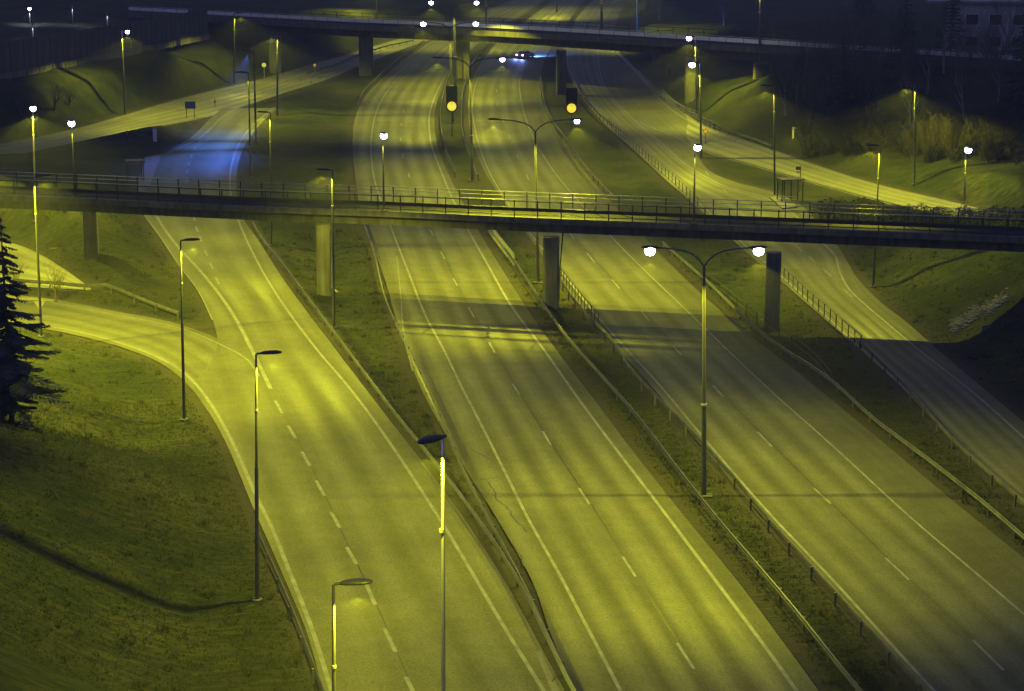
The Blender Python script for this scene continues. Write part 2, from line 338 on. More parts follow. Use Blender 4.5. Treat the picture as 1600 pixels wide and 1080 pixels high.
# ------------------------------------------------------------------ terrain
CTRL = []
def cz(*a): CTRL.extend(a)
cz((402,950,-.2),(330,960,-.6),(300,968,-.8),(250,945,-.2),(190,930,.7),(110,905,1.9),(0,880,3.6),(-200,850,6),(0,1080,3.0),(150,1060,1.0),(260,1060,0),(330,1060,-.5),
   (0,700,4.2),(-200,650,7),(90,680,2.0),(150,690,.7),(190,696,-.5),(235,690,-.6),(60,600,1.2),(0,580,2.5),(100,560,.2),(200,600,-.3),(-200,560,4))
cz((60,331,5.6),(0,325,6.8),(-100,320,7.0),(-300,315,7.2),(120,336,4.6),(190,342,2.4),(230,345,.8),(150,398,.8),(100,372,2.2),(60,380,1.0),(250,430,-.1),(300,470,0),(200,450,0),
   (0,296,7.0),(60,292,6.0),(130,280,3.0),(180,275,1.0),(-100,285,7.0),(0,240,1.5),(-200,235,2),(100,240,.3))
cz((325,55,7),(240,75,7),(160,90,7),(80,104,7),(0,119,7),(-150,150,7),(360,75,4.5),(385,100,1.6),(400,80,2.0),(425,112,.2),(300,100,3.4),(200,125,3.4),(100,150,3.4),
   (50,60,7.5),(300,10,8),(0,30,8),(150,0,9),(400,20,8.4),(-300,60,8))
cz((540,60,3),(450,60,2),(450,20,8),(560,15,7),(640,20,5),(500,90,.3),(470,80,.5))
cz((1350,225,2.4),(1500,245,2.8),(1600,262,3.6),(1420,238,2.2),(1280,215,2.0),(1300,170,5),(1500,180,6),(1250,140,5.0),(1500,80,8.5),(1600,40,9),(1800,200,6),(1230,210,1.0),
   (1100,185,.4),(1150,150,3.0),(1180,128,5.0),(1205,115,6.5),(1245,100,7.6),(1300,90,8.3),(1400,90,8.6),(1130,205,.2),(1060,110,.2),(1120,120,.3),(1100,60,3),(1050,60,2),(1000,30,1.5),(1200,40,7),(1400,20,9))
cz((1130,255,-.1),(1250,285,-.1),(1300,310,.2),(1370,452,.0),(1400,440,.8),(1450,445,1.2),(1540,405,3.2),(1600,400,4.2),(1750,400,6.5),(1600,450,2.6),(1700,520,3.0),(1600,520,1.4),(1510,520,.7),(1430,480,.2),(1600,590,.8),(1700,700,.5),
   (1600,372,5.6),(1500,366,3.0),(1440,362,1.4),(1350,350,.3),(1700,372,7.2),(1560,348,3.6),(1450,336,1.2),(1650,350,5),(1400,325,.2))
cz((500,250,-.1),(250,430,-.1),(560,450,-.2),(450,300,-.1),(1000,250,-.2),(1140,460,-.2),(1500,650,-.2),(850,450,-.2),(700,250,-.1),(1000,600,-.2),(620,600,-.3),(1250,900,-.2),(760,900,-.2),
   (800,1500,0),(300,1500,1),(0,1500,3),(1900,1500,0),(1900,900,.5),(2300,700,1),(2300,330,6),(-600,800,9),(-600,300,8),(700,-60,2),(300,-80,9),(1100,-80,4),(1800,-60,9),(800,-120,4),(200,-140,10),(1500,-140,10))
cw = np.array([[*gp(u, v, z)[:2], z] for u, v, z in CTRL])
D_ = np.linalg.norm(cw[:, None, :2] - cw[None, :, :2], axis=2)
_N = len(cw)
_A = np.zeros((_N+1, _N+1)); _A[:_N, :_N] = D_ - np.eye(_N)*.6; _A[:_N, _N] = 1; _A[_N, :_N] = 1
_W = np.linalg.solve(_A, np.r_[cw[:, 2], 0])
SEG = []
for poly in ROAD_POLY.values():
    q = poly[::2] if len(poly) > 120 else poly
    SEG.append((q, np.roll(q, -1, axis=0)))
def road_dist(P):
    """signed-ish distance to the nearest asphalt (0 inside)"""
    best = np.full(len(P), 1e9)
    for A_, B_ in SEG:
        d2 = np.full(len(P), 1e18); ins = np.zeros(len(P), bool)
        for a, b in zip(A_, B_):
            ab = b-a; L2 = ab@ab
            if L2 < 1e-9: continue
            t = np.clip(((P-a)@ab)/L2, 0, 1); dd = P - a - t[:, None]*ab
            d2 = np.minimum(d2, (dd*dd).sum(1))
            c = ((a[1] > P[:, 1]) != (b[1] > P[:, 1]))
            xi = a[0] + (P[:, 1]-a[1])*(b[0]-a[0])/((b[1]-a[1]) or 1e-9)
            ins ^= c & (P[:, 0] < xi)
        best = np.minimum(best, np.where(ins, 0, np.sqrt(d2)))
    return best
def sstep(x): x = np.clip(x, 0, 1); return x*x*(3-2*x)
def bumps(P):
    x, y = P[:, 0], P[:, 1]
    return .10*np.sin(x*.43+1.3*np.sin(y*.21)) + .08*np.sin(y*.37+x*.19+2) + .05*np.sin(x*1.1+.7)*np.sin(y*.9)
def terrain_raw(P):
    P = np.asarray(P, float).reshape(-1, 2); out = np.zeros(len(P)); dall = np.zeros(len(P))
    for i in range(0, len(P), 20000):
        q = P[i:i+20000]; r = np.linalg.norm(q[:, None]-cw[None, :, :2], axis=2)
        h = np.clip(r@_W[:_N] + _W[_N], -1.0, 12)
        d = road_dist(q); far = np.clip(q[:, 1]/250, 1, 4)
        m = sstep((d - 1.0*far)/(5.0*np.sqrt(far)))
        dall[i:i+20000] = d
        out[i:i+20000] = np.where(d <= 0, -.10, -.035) + m*(h + bumps(q)*np.clip(d/8, 0, 1)*1.2)
    return out, dall
def ong(u, v):
    """first point of the terrain on the sight line through the pixel"""
    Ys = np.arange(62.0, 760.0, .5); t = Ys/(F*cp - (v-540)*sp)
    X = (u-800)*t; Zr = H - (F*sp + (v-540)*cp)*t
    hit = np.nonzero(Zr <= terrain(np.c_[X, Ys]))[0]
    k = hit[0] if len(hit) else len(Ys)-1
    return Vector((X[k], Ys[k], tz(X[k], Ys[k])))

def axis_pts(segs, lo, hi, grow=1.16):
    a = []
    for s0, s1, st in segs: a += list(np.arange(s0, s1, st))
    st = segs[-1][2]; x = segs[-1][1]
    while x < hi: a.append(x); st *= grow; x += st
    a.append(hi); st = segs[0][2]; x = segs[0][0]; b = []
    while x > lo: st *= grow; x -= st; b.append(max(x, lo))
    return np.array(sorted(set(b + a)))
gx = axis_pts([(-105, -60, 1.6), (-60, 75, 1.0), (75, 130, 1.6)], -2500, 2500)
gy = axis_pts([(62, 240, 1.0), (240, 480, 2.0)], -1200, 4500)
GX, GY = np.meshgrid(gx, gy); PP = np.stack([GX.ravel(), GY.ravel()], -1)
near = (np.abs(PP[:, 0]) < 420) & (PP[:, 1] > 20) & (PP[:, 1] < 1100)
Z = np.full(len(PP), 3.0); DIST = np.full(len(PP), 99.0); Z[near], DIST[near] = terrain_raw(PP[near])
fade = sstep((np.maximum(np.abs(PP[:, 0])-150, PP[:, 1]-700))/260); Z = np.where(near, Z, 6.0); Z = Z*(1-fade) + 6.0*fade*(near) + np.where(near, 0, 6.0*fade)
Z = np.where(PP[:, 1] < 20, 0.0, Z)
nxg, nyg = len(gx), len(gy)
ii = np.arange(nxg-1)[None, :] + nxg*np.arange(nyg-1)[:, None]; ii = ii.ravel()
me = bpy.data.meshes.new("ground")
vv = np.c_[PP, Z]; ff = np.stack([ii, ii+1, ii+nxg+1, ii+nxg], -1)
me.vertices.add(len(vv)); me.vertices.foreach_set("co", vv.ravel())
me.loops.add(ff.size); me.loops.foreach_set("vertex_index", ff.ravel()); me.polygons.add(len(ff))
me.polygons.foreach_set("loop_start", np.arange(len(ff))*4); me.polygons.foreach_set("loop_total", np.full(len(ff), 4))
me.update(); me.validate(); me.materials.append(M['ground']); me.polygons.foreach_set("use_smooth", [True]*len(ff))
va = me.attributes.new('verge', 'FLOAT', 'POINT'); va.data.foreach_set('value', np.clip(DIST, 0, 50))
g = bpy.data.objects.new("ground", me); COL.objects.link(g); tag(g, kind='structure')

ZG = Z.reshape(nyg, nxg)
_nd = (np.abs(PP[:, 0]) < 420) & (PP[:, 1] > 20) & (PP[:, 1] < 1100)
DG = np.where(_nd, DIST, 99.0).reshape(nyg, nxg)
def _look(G, P):
    P = np.asarray(P, float).reshape(-1, 2)
    i = np.clip(np.searchsorted(gx, P[:, 0])-1, 0, nxg-2); j = np.clip(np.searchsorted(gy, P[:, 1])-1, 0, nyg-2)
    a = (P[:, 0]-gx[i])/(gx[i+1]-gx[i]); b = (P[:, 1]-gy[j])/(gy[j+1]-gy[j])
    return (G[j, i]*(1-a)+G[j, i+1]*a)*(1-b) + (G[j+1, i]*(1-a)+G[j+1, i+1]*a)*b
def terrain(P): return _look(ZG, P)
def dist_at(P): return _look(DG, P)
def tz(x, y): return float(terrain([[x, y]])[0])

# ------------------------------------------------------------------ road sheets
ROADOBJ = {}
RN = dict(A='ramp_road', B='motorway_carriageway', C='motorway_carriageway', D='slip_road', E='side_road', F='side_road', H='merging_road', G='service_road')
for k, (a, b, e, f) in ROWS.items():
    r = R[k]; n = len(a); v = []; uv = []; s = 0
    NC = 5
    for i in range(n):
        if i: s += float(np.linalg.norm((a[i]+b[i])/2 - (a[i-1]+b[i-1])/2))
        for c in range(NC):
            p = a[i]+(b[i]-a[i])*c/(NC-1); wv = f[i]-e[i]; q = float((p-e[i])@wv/(wv@wv+1e-9))*r['lanes']
            v.append((p[0], p[1], r['z'])); uv.append((q, s))
    fc = []
    for i in range(n-1):
        for c in range(NC-1):
            q = (i*NC+c, i*NC+c+1, (i+1)*NC+c+1, (i+1)*NC+c); fc.append(q)
    o = mesh_obj(RN[k], v, fc, M[r['mat']], uv=uv); o.data.validate()
    # make all normals point up
    import bmesh
    bm = bmesh.new(); bm.from_mesh(o.data)
    fl = [x for x in bm.faces if x.normal.z < 0]
    if fl: bmesh.ops.reverse_faces(bm, faces=fl)
    bm.to_mesh(o.data); bm.free()
    tag(o, kind='structure'); ROADOBJ[k] = o

def ribbon(name, px, width, road, z=.006, m=None, step=2.5, world=None):
    P = smooth(px) if len(px) > 2 else np.asarray(px, float)
    W = gp(P[:, 0], P[:, 1]) if world is None else world
    width *= .88 if name == 'edge_line' else 1
    W = resample(W, step); P_, T, Rr = frames(W); v = []; fc = []
    for i in range(len(W)):
        v += [(*(P_[i]+Rr[i]*width/2)[:2], z), (*(P_[i]-Rr[i]*width/2)[:2], z)]
        if i: k = 2*i; fc.append((k-2, k, k+1, k-1))
    return mesh_obj(name, v, fc, m or M['paint'], ROADOBJ[road])
E_ = R
ribbon('edge_line', K((243,335),(255,355),(280,388),(310,420),(350,470),(375,510),(390,540),(404,568),(423,608)), .32, 'A')
ribbon('edge_line', E_['A']['er'][1:], .22, 'A')
ribbon('edge_line', K((375,166),(345,185),(317,212),(290,227),(262,240)), .24, 'A')
ribbon('edge_line', K((224,334),(250,370),(280,415),(310,455),(332,500)), .12, 'A')
ribbon('edge_line', K((-300,438),(0,465),(30,467),(65,470),(110,478),(180,492),(285,514),(350,541),(390,565),(405,588)), .16, 'H', z=.002)
ribbon('edge_line', K((-300,486),(0,502),(40,505),(75,510),(120,518),(200,540),(250,560),(285,580),(310,605),(335,640),(360,685),(385,740),(400,775),(420,815),(455,900),(490,990),(515,1070),(660,1450),(810,1790)), .25, 'H', z=.010)
for x0, y0, x1, y1 in ((313,218,311,223),(306,229,304,235),(300,241,298,247),(296,253,294,259),(293,265,292,271),(292,278,292,286),(302,338,304,345),(306,354,309,362),(312,370,315,378),(320,391,324,400),(328,411,333,421),(337,433,342,444),
    (430,626,441,646),(450,665,462,685),(472,706,484,728),(494,751,507,775),(517,800,531,825),(542,855,557,882),(571,910,586,945),(601,982,618,1019),(634,1058,655,1100)):
    ribbon('lane_dash', K((x0,y0),(x1,y1)), .20, 'A')
ribbon('edge_line', E_['B']['el'], .20, 'B'); ribbon('edge_line', E_['B']['er'], .22, 'B')
ribbon('faint_line', K((620,400),(626,460),(632,530),(645,580)), .08, 'B')
for x0, y0, x1, y1 in ((671,358,677,368),(689,394,695,405),(708,435,715,447),(732,480,741,496),(764,535,773,551),(801,600,812,617),(848,674,861,696),(905,763,921,788),(973,870,993,901),(1058,1005,1084,1045),
    (652,305,655,313),(638,270,640,278),(629,240,630,247),(626,215,626,221),(627,192,627,197),(630,172,631,176)):
    ribbon('lane_dash', K((x0,y0),(x1,y1)), .15, 'B')
ribbon('edge_line', E_['C']['el'], .18, 'C'); ribbon('edge_line', E_['C']['er'], .16, 'C')
for x0, y0, x1, y1 in ((890,364,897,373),(917,395,929,410),(956,437,968,451),(1002,486,1014,501),(1052,541,1065,555),(1114,602,1130,620),(1184,675,1206,698),(1272,763,1298,787),(1384,872,1420,906),(1520,1000,1568,1047),
    (822,272,826,281),(808,240,810,248),(795,210,797,217),(785,185,787,191),(777,160,777,165),(776,140,776,144)):
    ribbon('lane_dash', K((x0,y0),(x1,y1)), .15, 'C')
ribbon('edge_line', E_['D']['el'], .20, 'D'); ribbon('edge_line', E_['D']['er'], .20, 'D')
ribbon('edge_line', K((1085,232),(1120,243),(1200,266),(1300,295),(1400,321),(1490,342)), .25, 'F', z=.002)
ribbon('edge_line', K((968,84),(1000,120),(1040,164),(1100,202),(1180,229),(1250,254),(1350,286),(1490,320)), .2, 'F', z=.012)
ribbon('edge_line', K((990,187),(1020,200),(1055,214),(1085,232)), .2, 'F', z=.012)
for x0, y0, x1, y1 in ((1242,382,1253,393),(1264,401,1275,411),(1286,420,1299,432),(1318,452,1332,465),(1354,524,1368,535),(1130,296,1136,301),(1102,268,1107,273)):
    ribbon('lane_dash', K((x0,y0),(x1,y1)), .15, 'D')
ribbon('edge_line', K((150,214),(200,204),(260,194),(340,177),(398,158),(440,145),(530,115)), .2, 'E', z=-.004)
ribbon('edge_line', K((135,200),(200,181),(260,163),(330,145),(398,129),(470,108),(560,83)), .2, 'E', z=-.004)
for px, rd in ((K((655,313),(671,358),(691,398),(711,441),(736,488),(768,543),(806,608),(854,685),(913,775),(983,886),(1070,1024),(1180,1200)), 'B'),
               (K((870,342),(893,368),(923,402),(962,444),(1007,493),(1058,548),(1122,611),(1195,686),(1285,775),(1402,889),(1544,1023),(1700,1170)), 'C'),
               (K((436,635),(478,716),(536,840),(578,928),(642,1074),(700,1200)), 'A')):
    ribbon('joint', [(x+2.5, y) for x, y in px], .045, rd, z=.003, m=M['crack'])
# cracks in the left shoulder of the left carriageway
def crack(px, road='B', w_=.05):
    P = smooth(px); W = resample(gp(P[:, 0], P[:, 1]), .5); W[1:-1, :2] += rng.normal(0, .10, (len(W)-2, 2))
    ribbon('crack', px, w_, road, z=.004, m=M['crack'], step=.4, world=W)
crack(K((733,747),(752,750),(768,747),(780,745))); crack(K((762,752),(778,776),(785,785),(800,798),(805,815),(818,822),(824,832)))
crack(K((735,702),(750,710),(768,718))); crack(K((800,850),(812,870),(818,885)), w_=.07)
crack(K((862,1066),(868,1060),(875,1052)), w_=.06)
# paved light patches
def patch(name, px, z, m, road):
    W = gp([p[0] for p in px], [p[1] for p in px]); return mesh_obj(name, [(x, y, z) for x, y, _ in W], [tuple(range(len(px)))], m, ROADOBJ[road] if road else None)
patch('tarmac_patch', K((872,1075),(844,1016),(838,1020),(862,1080),(880,1110),(900,1110)), .004, M['paving'], 'B')

# ------------------------------------------------------------------ guardrails
WPROF = [(.00,.75),(.05,.72),(.05,.66),(-.01,.62),(-.01,.58),(.05,.54),(.05,.47),(.00,.44),(-.03,.47),(-.03,.54),(-.05,.58),(-.05,.62),(-.03,.66),(-.03,.72)]
post_me = MB().box(-.05,.05,-.05,.05,-.5,.70).mesh('post', M['rail'])
def guardrail(px, label, side=1, spacing=4.0, hgt=1.0, mname='rail', maxlen=None, name='guardrail'):
    P = smooth(px); W = gp(P[:, 0], P[:, 1]); W = resample(W, 2.0)
    c = W.mean(0); c[2] = 0; root = empty(name, tuple(c)); tag(root, label, 'guardrail', 'steel guardrails along the roads')
    z0 = terrain(W[:, :2]); W[:, 2] = z0
    v, f = sweep(W - c, [(a*side, z*hgt) for a, z in WPROF]); mesh_obj('rail', v, f, M[mname], root)
    Q = resample(W - c, spacing); _, T, Rr = frames(Q)
    for i in range(len(Q)):
        an = math.atan2(T[i][1], T[i][0]); p = Q[i] - Rr[i]*.10*side
        inst('post', post_me, root, tuple(p), (0, 0, an), (1, 1, hgt))
    return root
guardrail(K((395,355),(402,368),(440,420),(530,540),(600,635),(730,802),(800,906),(890,1085),(1010,1300)), 'long guardrail along the right side of the wide left ramp')
guardrail(K((566,350),(582,395),(604,480),(632,545),(685,662),(720,740),(757,815),(808,910),(885,1072),(1003,1300)), 'guardrail left of the left carriageway, meeting the ramp rail near the bottom')
guardrail(K((735,340),(765,366),(800,412),(835,465),(888,540),(925,582),(1000,668),(1045,728),(1100,800),(1200,920),(1225,950),(1330,1082),(1500,1280)), 'shiny guardrail on the left side of the median below the near bridge')
guardrail(K((873,440),(903,487),(955,542),(985,588),(1020,627),(1075,682),(1140,752),(1200,826),(1280,915),(1430,1082),(1620,1280)), 'dark guardrail with posts on the right side of the grassy median below the near bridge', side=-1, mname='rail')
guardrail(K((1035,388),(1100,445),(1200,540),(1300,608),(1360,663),(1450,732),(1550,812),(1600,856),(1800,1010)), 'pale guardrail on the right edge of the right carriageway')
guardrail(K((1345,545),(1400,600),(1500,712),(1600,800),(1750,940)), 'faint guardrail on the left side of the dark right slip road', side=-1)
guardrail(K((22,447),(60,450),(150,460),(200,473),(240,486),(280,500)), 'short curved guardrail above the road that merges from the left', side=-1)
guardrail(K((402,846),(440,930),(480,1030),(500,1085),(560,1250)), 'guardrail at the lower left ramp edge beside the foreground grass slope', side=-1)
guardrail(K((712,278),(692,225),(688,180),(696,138),(705,112),(722,90)), 'thin guardrail on the left side of the upper median, left of the lit sign')
guardrail(K((746,282),(722,205),(721,170),(728,130),(740,100),(752,84),(772,66)), 'thin guardrail on the right side of the upper median, right of the lit sign', side=-1)
guardrail(K((960,317),(917,270),(878,215),(861,190),(848,155),(845,125)), 'guardrail on the right of the right carriageway between the two bridges')
guardrail(K((885,108),(901,140),(941,188),(963,206)), 'upper guardrail on the left of the right slip road', side=-1)
guardrail(K((558,166),(570,146),(590,125),(615,103),(640,84),(662,68)), 'curved guardrail beside the left carriageway under the far bridge', side=-1)
guardrail(K((1110,195),(1130,208),(1150,214),(1180,224),(1205,234)), 'bright guardrail on the upper right bend below the lit slope', side=-1)
guardrail(K((480,119),(530,103),(560,90),(600,77),(645,67)), 'guardrail of the side road passing under the far bridge', side=-1)

# railings with tall posts
def railing(px, label, spacing=2.0, hh=1.1, name='railing', rails=(1.1,.62), m='darksteel', group='steel pedestrian railings', r=.03):
    P = smooth(px); W = resample(gp(P[:, 0], P[:, 1]), 2.0); c = W.mean(0); c[2] = 0
    root = empty(name, tuple(c)); tag(root, label, 'railing', group)
    W[:, 2] = terrain(W[:, :2]); W = W - c
    for zr in rails:
        MB().tube([tuple(p + np.array([0, 0, zr])) for p in W], r, 5).build('rail', M[m], root)
    pm = MB().box(-.035,.035,-.035,.035,-.3,hh).mesh('post', M[m])
    for p in resample(W, spacing): inst('post', pm, root, tuple(p))
    return root
railing(K((1218,430),(1260,470),(1300,505),(1345,545)), 'dark railing with square posts along the lit right slip road under the near bridge')
railing(K((873,432),(890,455),(910,480),(935,510)), 'dark railing beside the middle bridge pier on the median', spacing=1.6)
railing(K((763,362),(780,385),(803,415)), 'pale railing with close bars left of the middle bridge pier', spacing=.7, m='steel')
railing(K((1108,450),(1125,462),(1160,490),(1210,527),(1270,572),(1298,605)), 'low railing that runs past the foot of the right bridge pier', spacing=3.0)
railing(K((952,196),(990,232),(1045,280),(1090,322)), 'low fence on the left of the right slip road above the near bridge', spacing=2.5, rails=(1.0,.5))
railing(K((962,84),(1000,122),(1045,162),(1090,190),(1115,203)), 'railing on the outer side of the upper right bend beneath the far bridge', spacing=2.5, rails=(1.0,.5), m='steel')
railing(K((1035,150),(1060,172),(1090,186)), 'short steel railing in front of the yellow lit pier of the far bridge', spacing=2, m='steel')

# ------------------------------------------------------------------ bridges
def bridge(name, label, near_px, width, slab, girder, piers, rail_near, rail_far, post_h, spacing, kerb_h=.18, mats=('concrete', 'concrete_dark'), pier_w=1.2, pier_d=.9):
    W = np.vstack([gp(u, v, z) for u, v, z in near_px]); W = resample(smooth(W, 4), 3.0); c = W.mean(0); c[2] = 0; W = W - c
    root = empty(name, tuple(c)); tag(root, label, 'bridge')
    t = slab
    v, f = sweep(W, [(0,0),(0,-t),(-width,-t),(-width,0),(-width+.35,0),(-width+.35,-kerb_h),(-.35,-kerb_h),(-.35,0)]); mesh_obj('deck', v, f, M[mats[0]], root)
    v, f = sweep(offset(W, 0, 0), [(-.45,-kerb_h+.006),(-width+.45,-kerb_h+.006)], closed=False); o = mesh_obj('walkway_surface', v, [q[::-1] for q in f], M['deck_top'], root)
    gi, gd = girder
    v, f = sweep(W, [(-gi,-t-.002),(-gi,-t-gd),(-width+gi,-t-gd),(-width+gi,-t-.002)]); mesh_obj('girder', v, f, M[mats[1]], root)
    for lat, rails in ((-.16, rail_near), (-width+.16, rail_far)):
        L = offset(W, lat)
        ro = None
        for (zr, hh_, th, mm) in rails:
            vv_, ff_ = sweep(L, [(-th/2, zr-hh_/2),(th/2, zr-hh_/2),(th/2, zr+hh_/2),(-th/2, zr+hh_/2)]); o = mesh_obj('railing' if ro is None else 'rail', vv_, ff_, M[mm], root if ro is None else ro); ro = ro or o
        pm = MB().box(-.04,.04,-.04,.04,.002,post_h).mesh('post', M['darksteel'])
        Q = resample(L, spacing); _, T, _r = frames(Q)
        for i in range(len(Q)): inst('post', pm, ro, tuple(Q[i]), (0, 0, math.atan2(T[i][1], T[i][0])))
    zb = float(W[:, 2].mean()) - t - gd
    for (pu, pv, tz0, pw) in piers:
        p = gp(pu, pv, tz0); x, y = p[0]-c[0], p[1]-c[1]
        # put the pier under the middle third of the deck
        i = int(np.argmin(np.abs(W[:, 0]-x))); ztop = float(W[i, 2]) - t - gd + .02
        k = MB(); d = pier_d; n = 12
        ring = []
        for j in range(n):
            an = 2*math.pi*j/n; sx = abs(math.cos(an))**.5*math.copysign(1, math.cos(an)); sy = abs(math.sin(an))**.5*math.copysign(1, math.sin(an))
            ring.append((x+sx*pw/2, y+d/2+sy*d/2))
        k.v = [(a, b, tz0-.6) for a, b in ring] + [(a, b, ztop) for a, b in ring]
        k.f = [(j, (j+1) % n, n+(j+1) % n, n+j) for j in range(n)] + [tuple(range(n))[::-1], tuple(range(n, 2*n))]
        k.build('pier', M['concrete'], root)
    return root, c, W
B1, c1, W1 = bridge('footbridge', 'long narrow concrete footbridge crossing all lanes in the middle of the photo',
    [(-260,294,7.3),(100,309,7.3),(400,323,7.3),(600,330,7.3),(800,339,7.3),(1000,347,7.3),(1200,355,7.3),(1600,371,7.3),(1950,386,7.3)], 4.6, .5, (.7, .80),
    [(142,398,.7,1.35),(506,460,0,1.25),(861,484,0,1.35),(1207,513,0,1.2)],
    [(1.40,.06,.06,'steel'),(.64,.30,.06,'darksteel'),(.20,.06,.05,'darksteel')], [(1.40,.06,.06,'steel'),(1.08,.06,.05,'steel'),(.60,.07,.05,'darksteel')], 1.40, 2.0)
# down pipes clamped to the piers
p = gp(873, 470, 0); MB().tube([(p[0]-c1[0], p[1]-c1[1], -.3), (p[0]-c1[0]+.1, p[1]-c1[1], 3), (p[0]-c1[0]+.35, p[1]-c1[1]+.3, 5.98)], .06, 8).build('drain_pipe', M['rail'], B1)
p = gp(518, 452, 0); MB().tube([(p[0]-c1[0]+.5, p[1]-c1[1], -.3), (p[0]-c1[0]+.05, p[1]-c1[1], .2), (p[0]-c1[0], p[1]-c1[1]+.2, 5.98)], .07, 8).build('drain_pipe', M['steel'], B1)
B2, c2, W2 = bridge('road_bridge', 'wide concrete road bridge spanning the motorway at the top of the photo',
    [(200,20,8.8),(330,27,8.8),(420,32,8.8),(570,40,8.9),(700,45,9.05),(800,50,9.2),(1000,62,9.5),(1250,78,9.6),(1600,101,9.6),(1900,121,9.6)], 10.5, .9, (1.6, 1.3),
    [(430,112,.3,2.2),(572,117,0,2.6),(719,122,0,1.5),(729,124,0,1.2),(877,148,0,1.7),(1080,164,0,2.0),(1189,118,5.6,2.2)],
    [(1.30,.08,.06,'steel'),(.80,.62,.05,'white'),(.25,.07,.05,'darksteel')], [(1.30,.08,.06,'darksteel'),(.7,.07,.05,'darksteel')], 1.30, 3.2, pier_d=1.4)

# ------------------------------------------------------------------ street lamps
base_me = MB().disc((0,0,.06), .28, .12, 'z', 14).mesh('base_plate', M['concrete'])
def head_mesh():
    m = MB(); m.ell((.55, 0, 0), (.55, .19, .12), 16, 8, -.35, 1.0, taper=.25); m.tube([(-.12, 0, -.01), (.12, 0, 0)], .05, 8); return m.mesh('lamp_head', M['head'])
HEAD = head_mesh()
def lens_mesh(s): 
    m = MB()
    if s <= 1: m.ell((.58, 0, -.030), (.26, .12, .018), 14, 6, -1.0, 0.05)
    else: m.ell((.60, 0, -.05-.09*s), (.19*s, .18*s, .18*s), 16, 9, -1.0, .8)
    return m.mesh('lens', M['lens'])
LENS = {1: lens_mesh(1.0), 2: lens_mesh(1.25), 3: lens_mesh(1.6)}  # larger bowls are oversized to imitate the glare of lit lamps
def spot(root, loc, power, color, size=160, aim=None, to=None):
    d = bpy.data.lights.new('lamp_light', 'SPOT'); d.energy = power; d.color = color; d.spot_size = math.radians(168 if size >= 130 else size); d.spot_blend = .3 if size >= 130 else 1.0; d.shadow_soft_size = .07
    o = bpy.data.objects.new('lamp_light', d); COL.objects.link(o); o.parent = root; o.location = loc
    if to is not None:
        o.rotation_euler = (Vector(to) - Vector(loc) - Vector(root.location)).to_track_quat('-Z', 'Y').to_euler()
    if size >= 130:      # road luminaire optics: throws more light along the road than straight down
        d.use_nodes = True; n = d.node_tree.nodes; l = d.node_tree.links; em = [q for q in n if q.type == 'EMISSION'][0]
        tc = n.new('ShaderNodeTexCoord'); sx = n.new('ShaderNodeSeparateXYZ'); l.new(tc.outputs['Normal'], sx.inputs[0])
        ab = n.new('ShaderNodeMath'); ab.operation = 'ABSOLUTE'; l.new(sx.outputs[2], ab.inputs[0])
        mxm = n.new('ShaderNodeMath'); mxm.operation = 'MAXIMUM'; l.new(ab.outputs[0], mxm.inputs[0]); mxm.inputs[1].default_value = .2
        pw = n.new('ShaderNodeMath'); pw.operation = 'POWER'; l.new(mxm.outputs[0], pw.inputs[0]); pw.inputs[1].default_value = -1.0
        mr = n.new('ShaderNodeMapRange'); mr.interpolation_type = 'SMOOTHSTEP'; l.new(ab.outputs[0], mr.inputs[0])
        c0, c1 = (.29, .50) if size > 145 else (.39, .58)
        mr.inputs[1].default_value = c0; mr.inputs[2].default_value = c1
        mu = n.new('ShaderNodeMath'); mu.operation = 'MULTIPLY'; l.new(pw.outputs[0], mu.inputs[0]); l.new(mr.outputs[0], mu.inputs[1]); l.new(mu.outputs[0], em.inputs['Strength'])
    if aim: o.rotation_euler = aim
    return o
def head_at(root, p, ang, lens=1, power=LAMP_W, color=SODIUM, tilt=.05, size=150, hs=1.0):
    if color == COOL:      # three narrow blue beams, added without a real source to colour the lane
        for q in ((348, 212), (338, 228), (326, 248)):
            spot(root, (p[0]+.62*math.cos(ang), p[1], p[2]-.5), power, color, size, to=tuple(gp(*q)))
        power = 0
    h = inst('lamp_head', HEAD, root, p, (0, -tilt, ang), (hs,)*3)
    inst('lens', LENS[lens], h)
    dx, dy = math.cos(ang), math.sin(ang)
    spot(root, (p[0]+.62*dx*hs, p[1]+.62*dy*hs, p[2]-(.30+.18*lens)*hs), power, color, size, to=None)
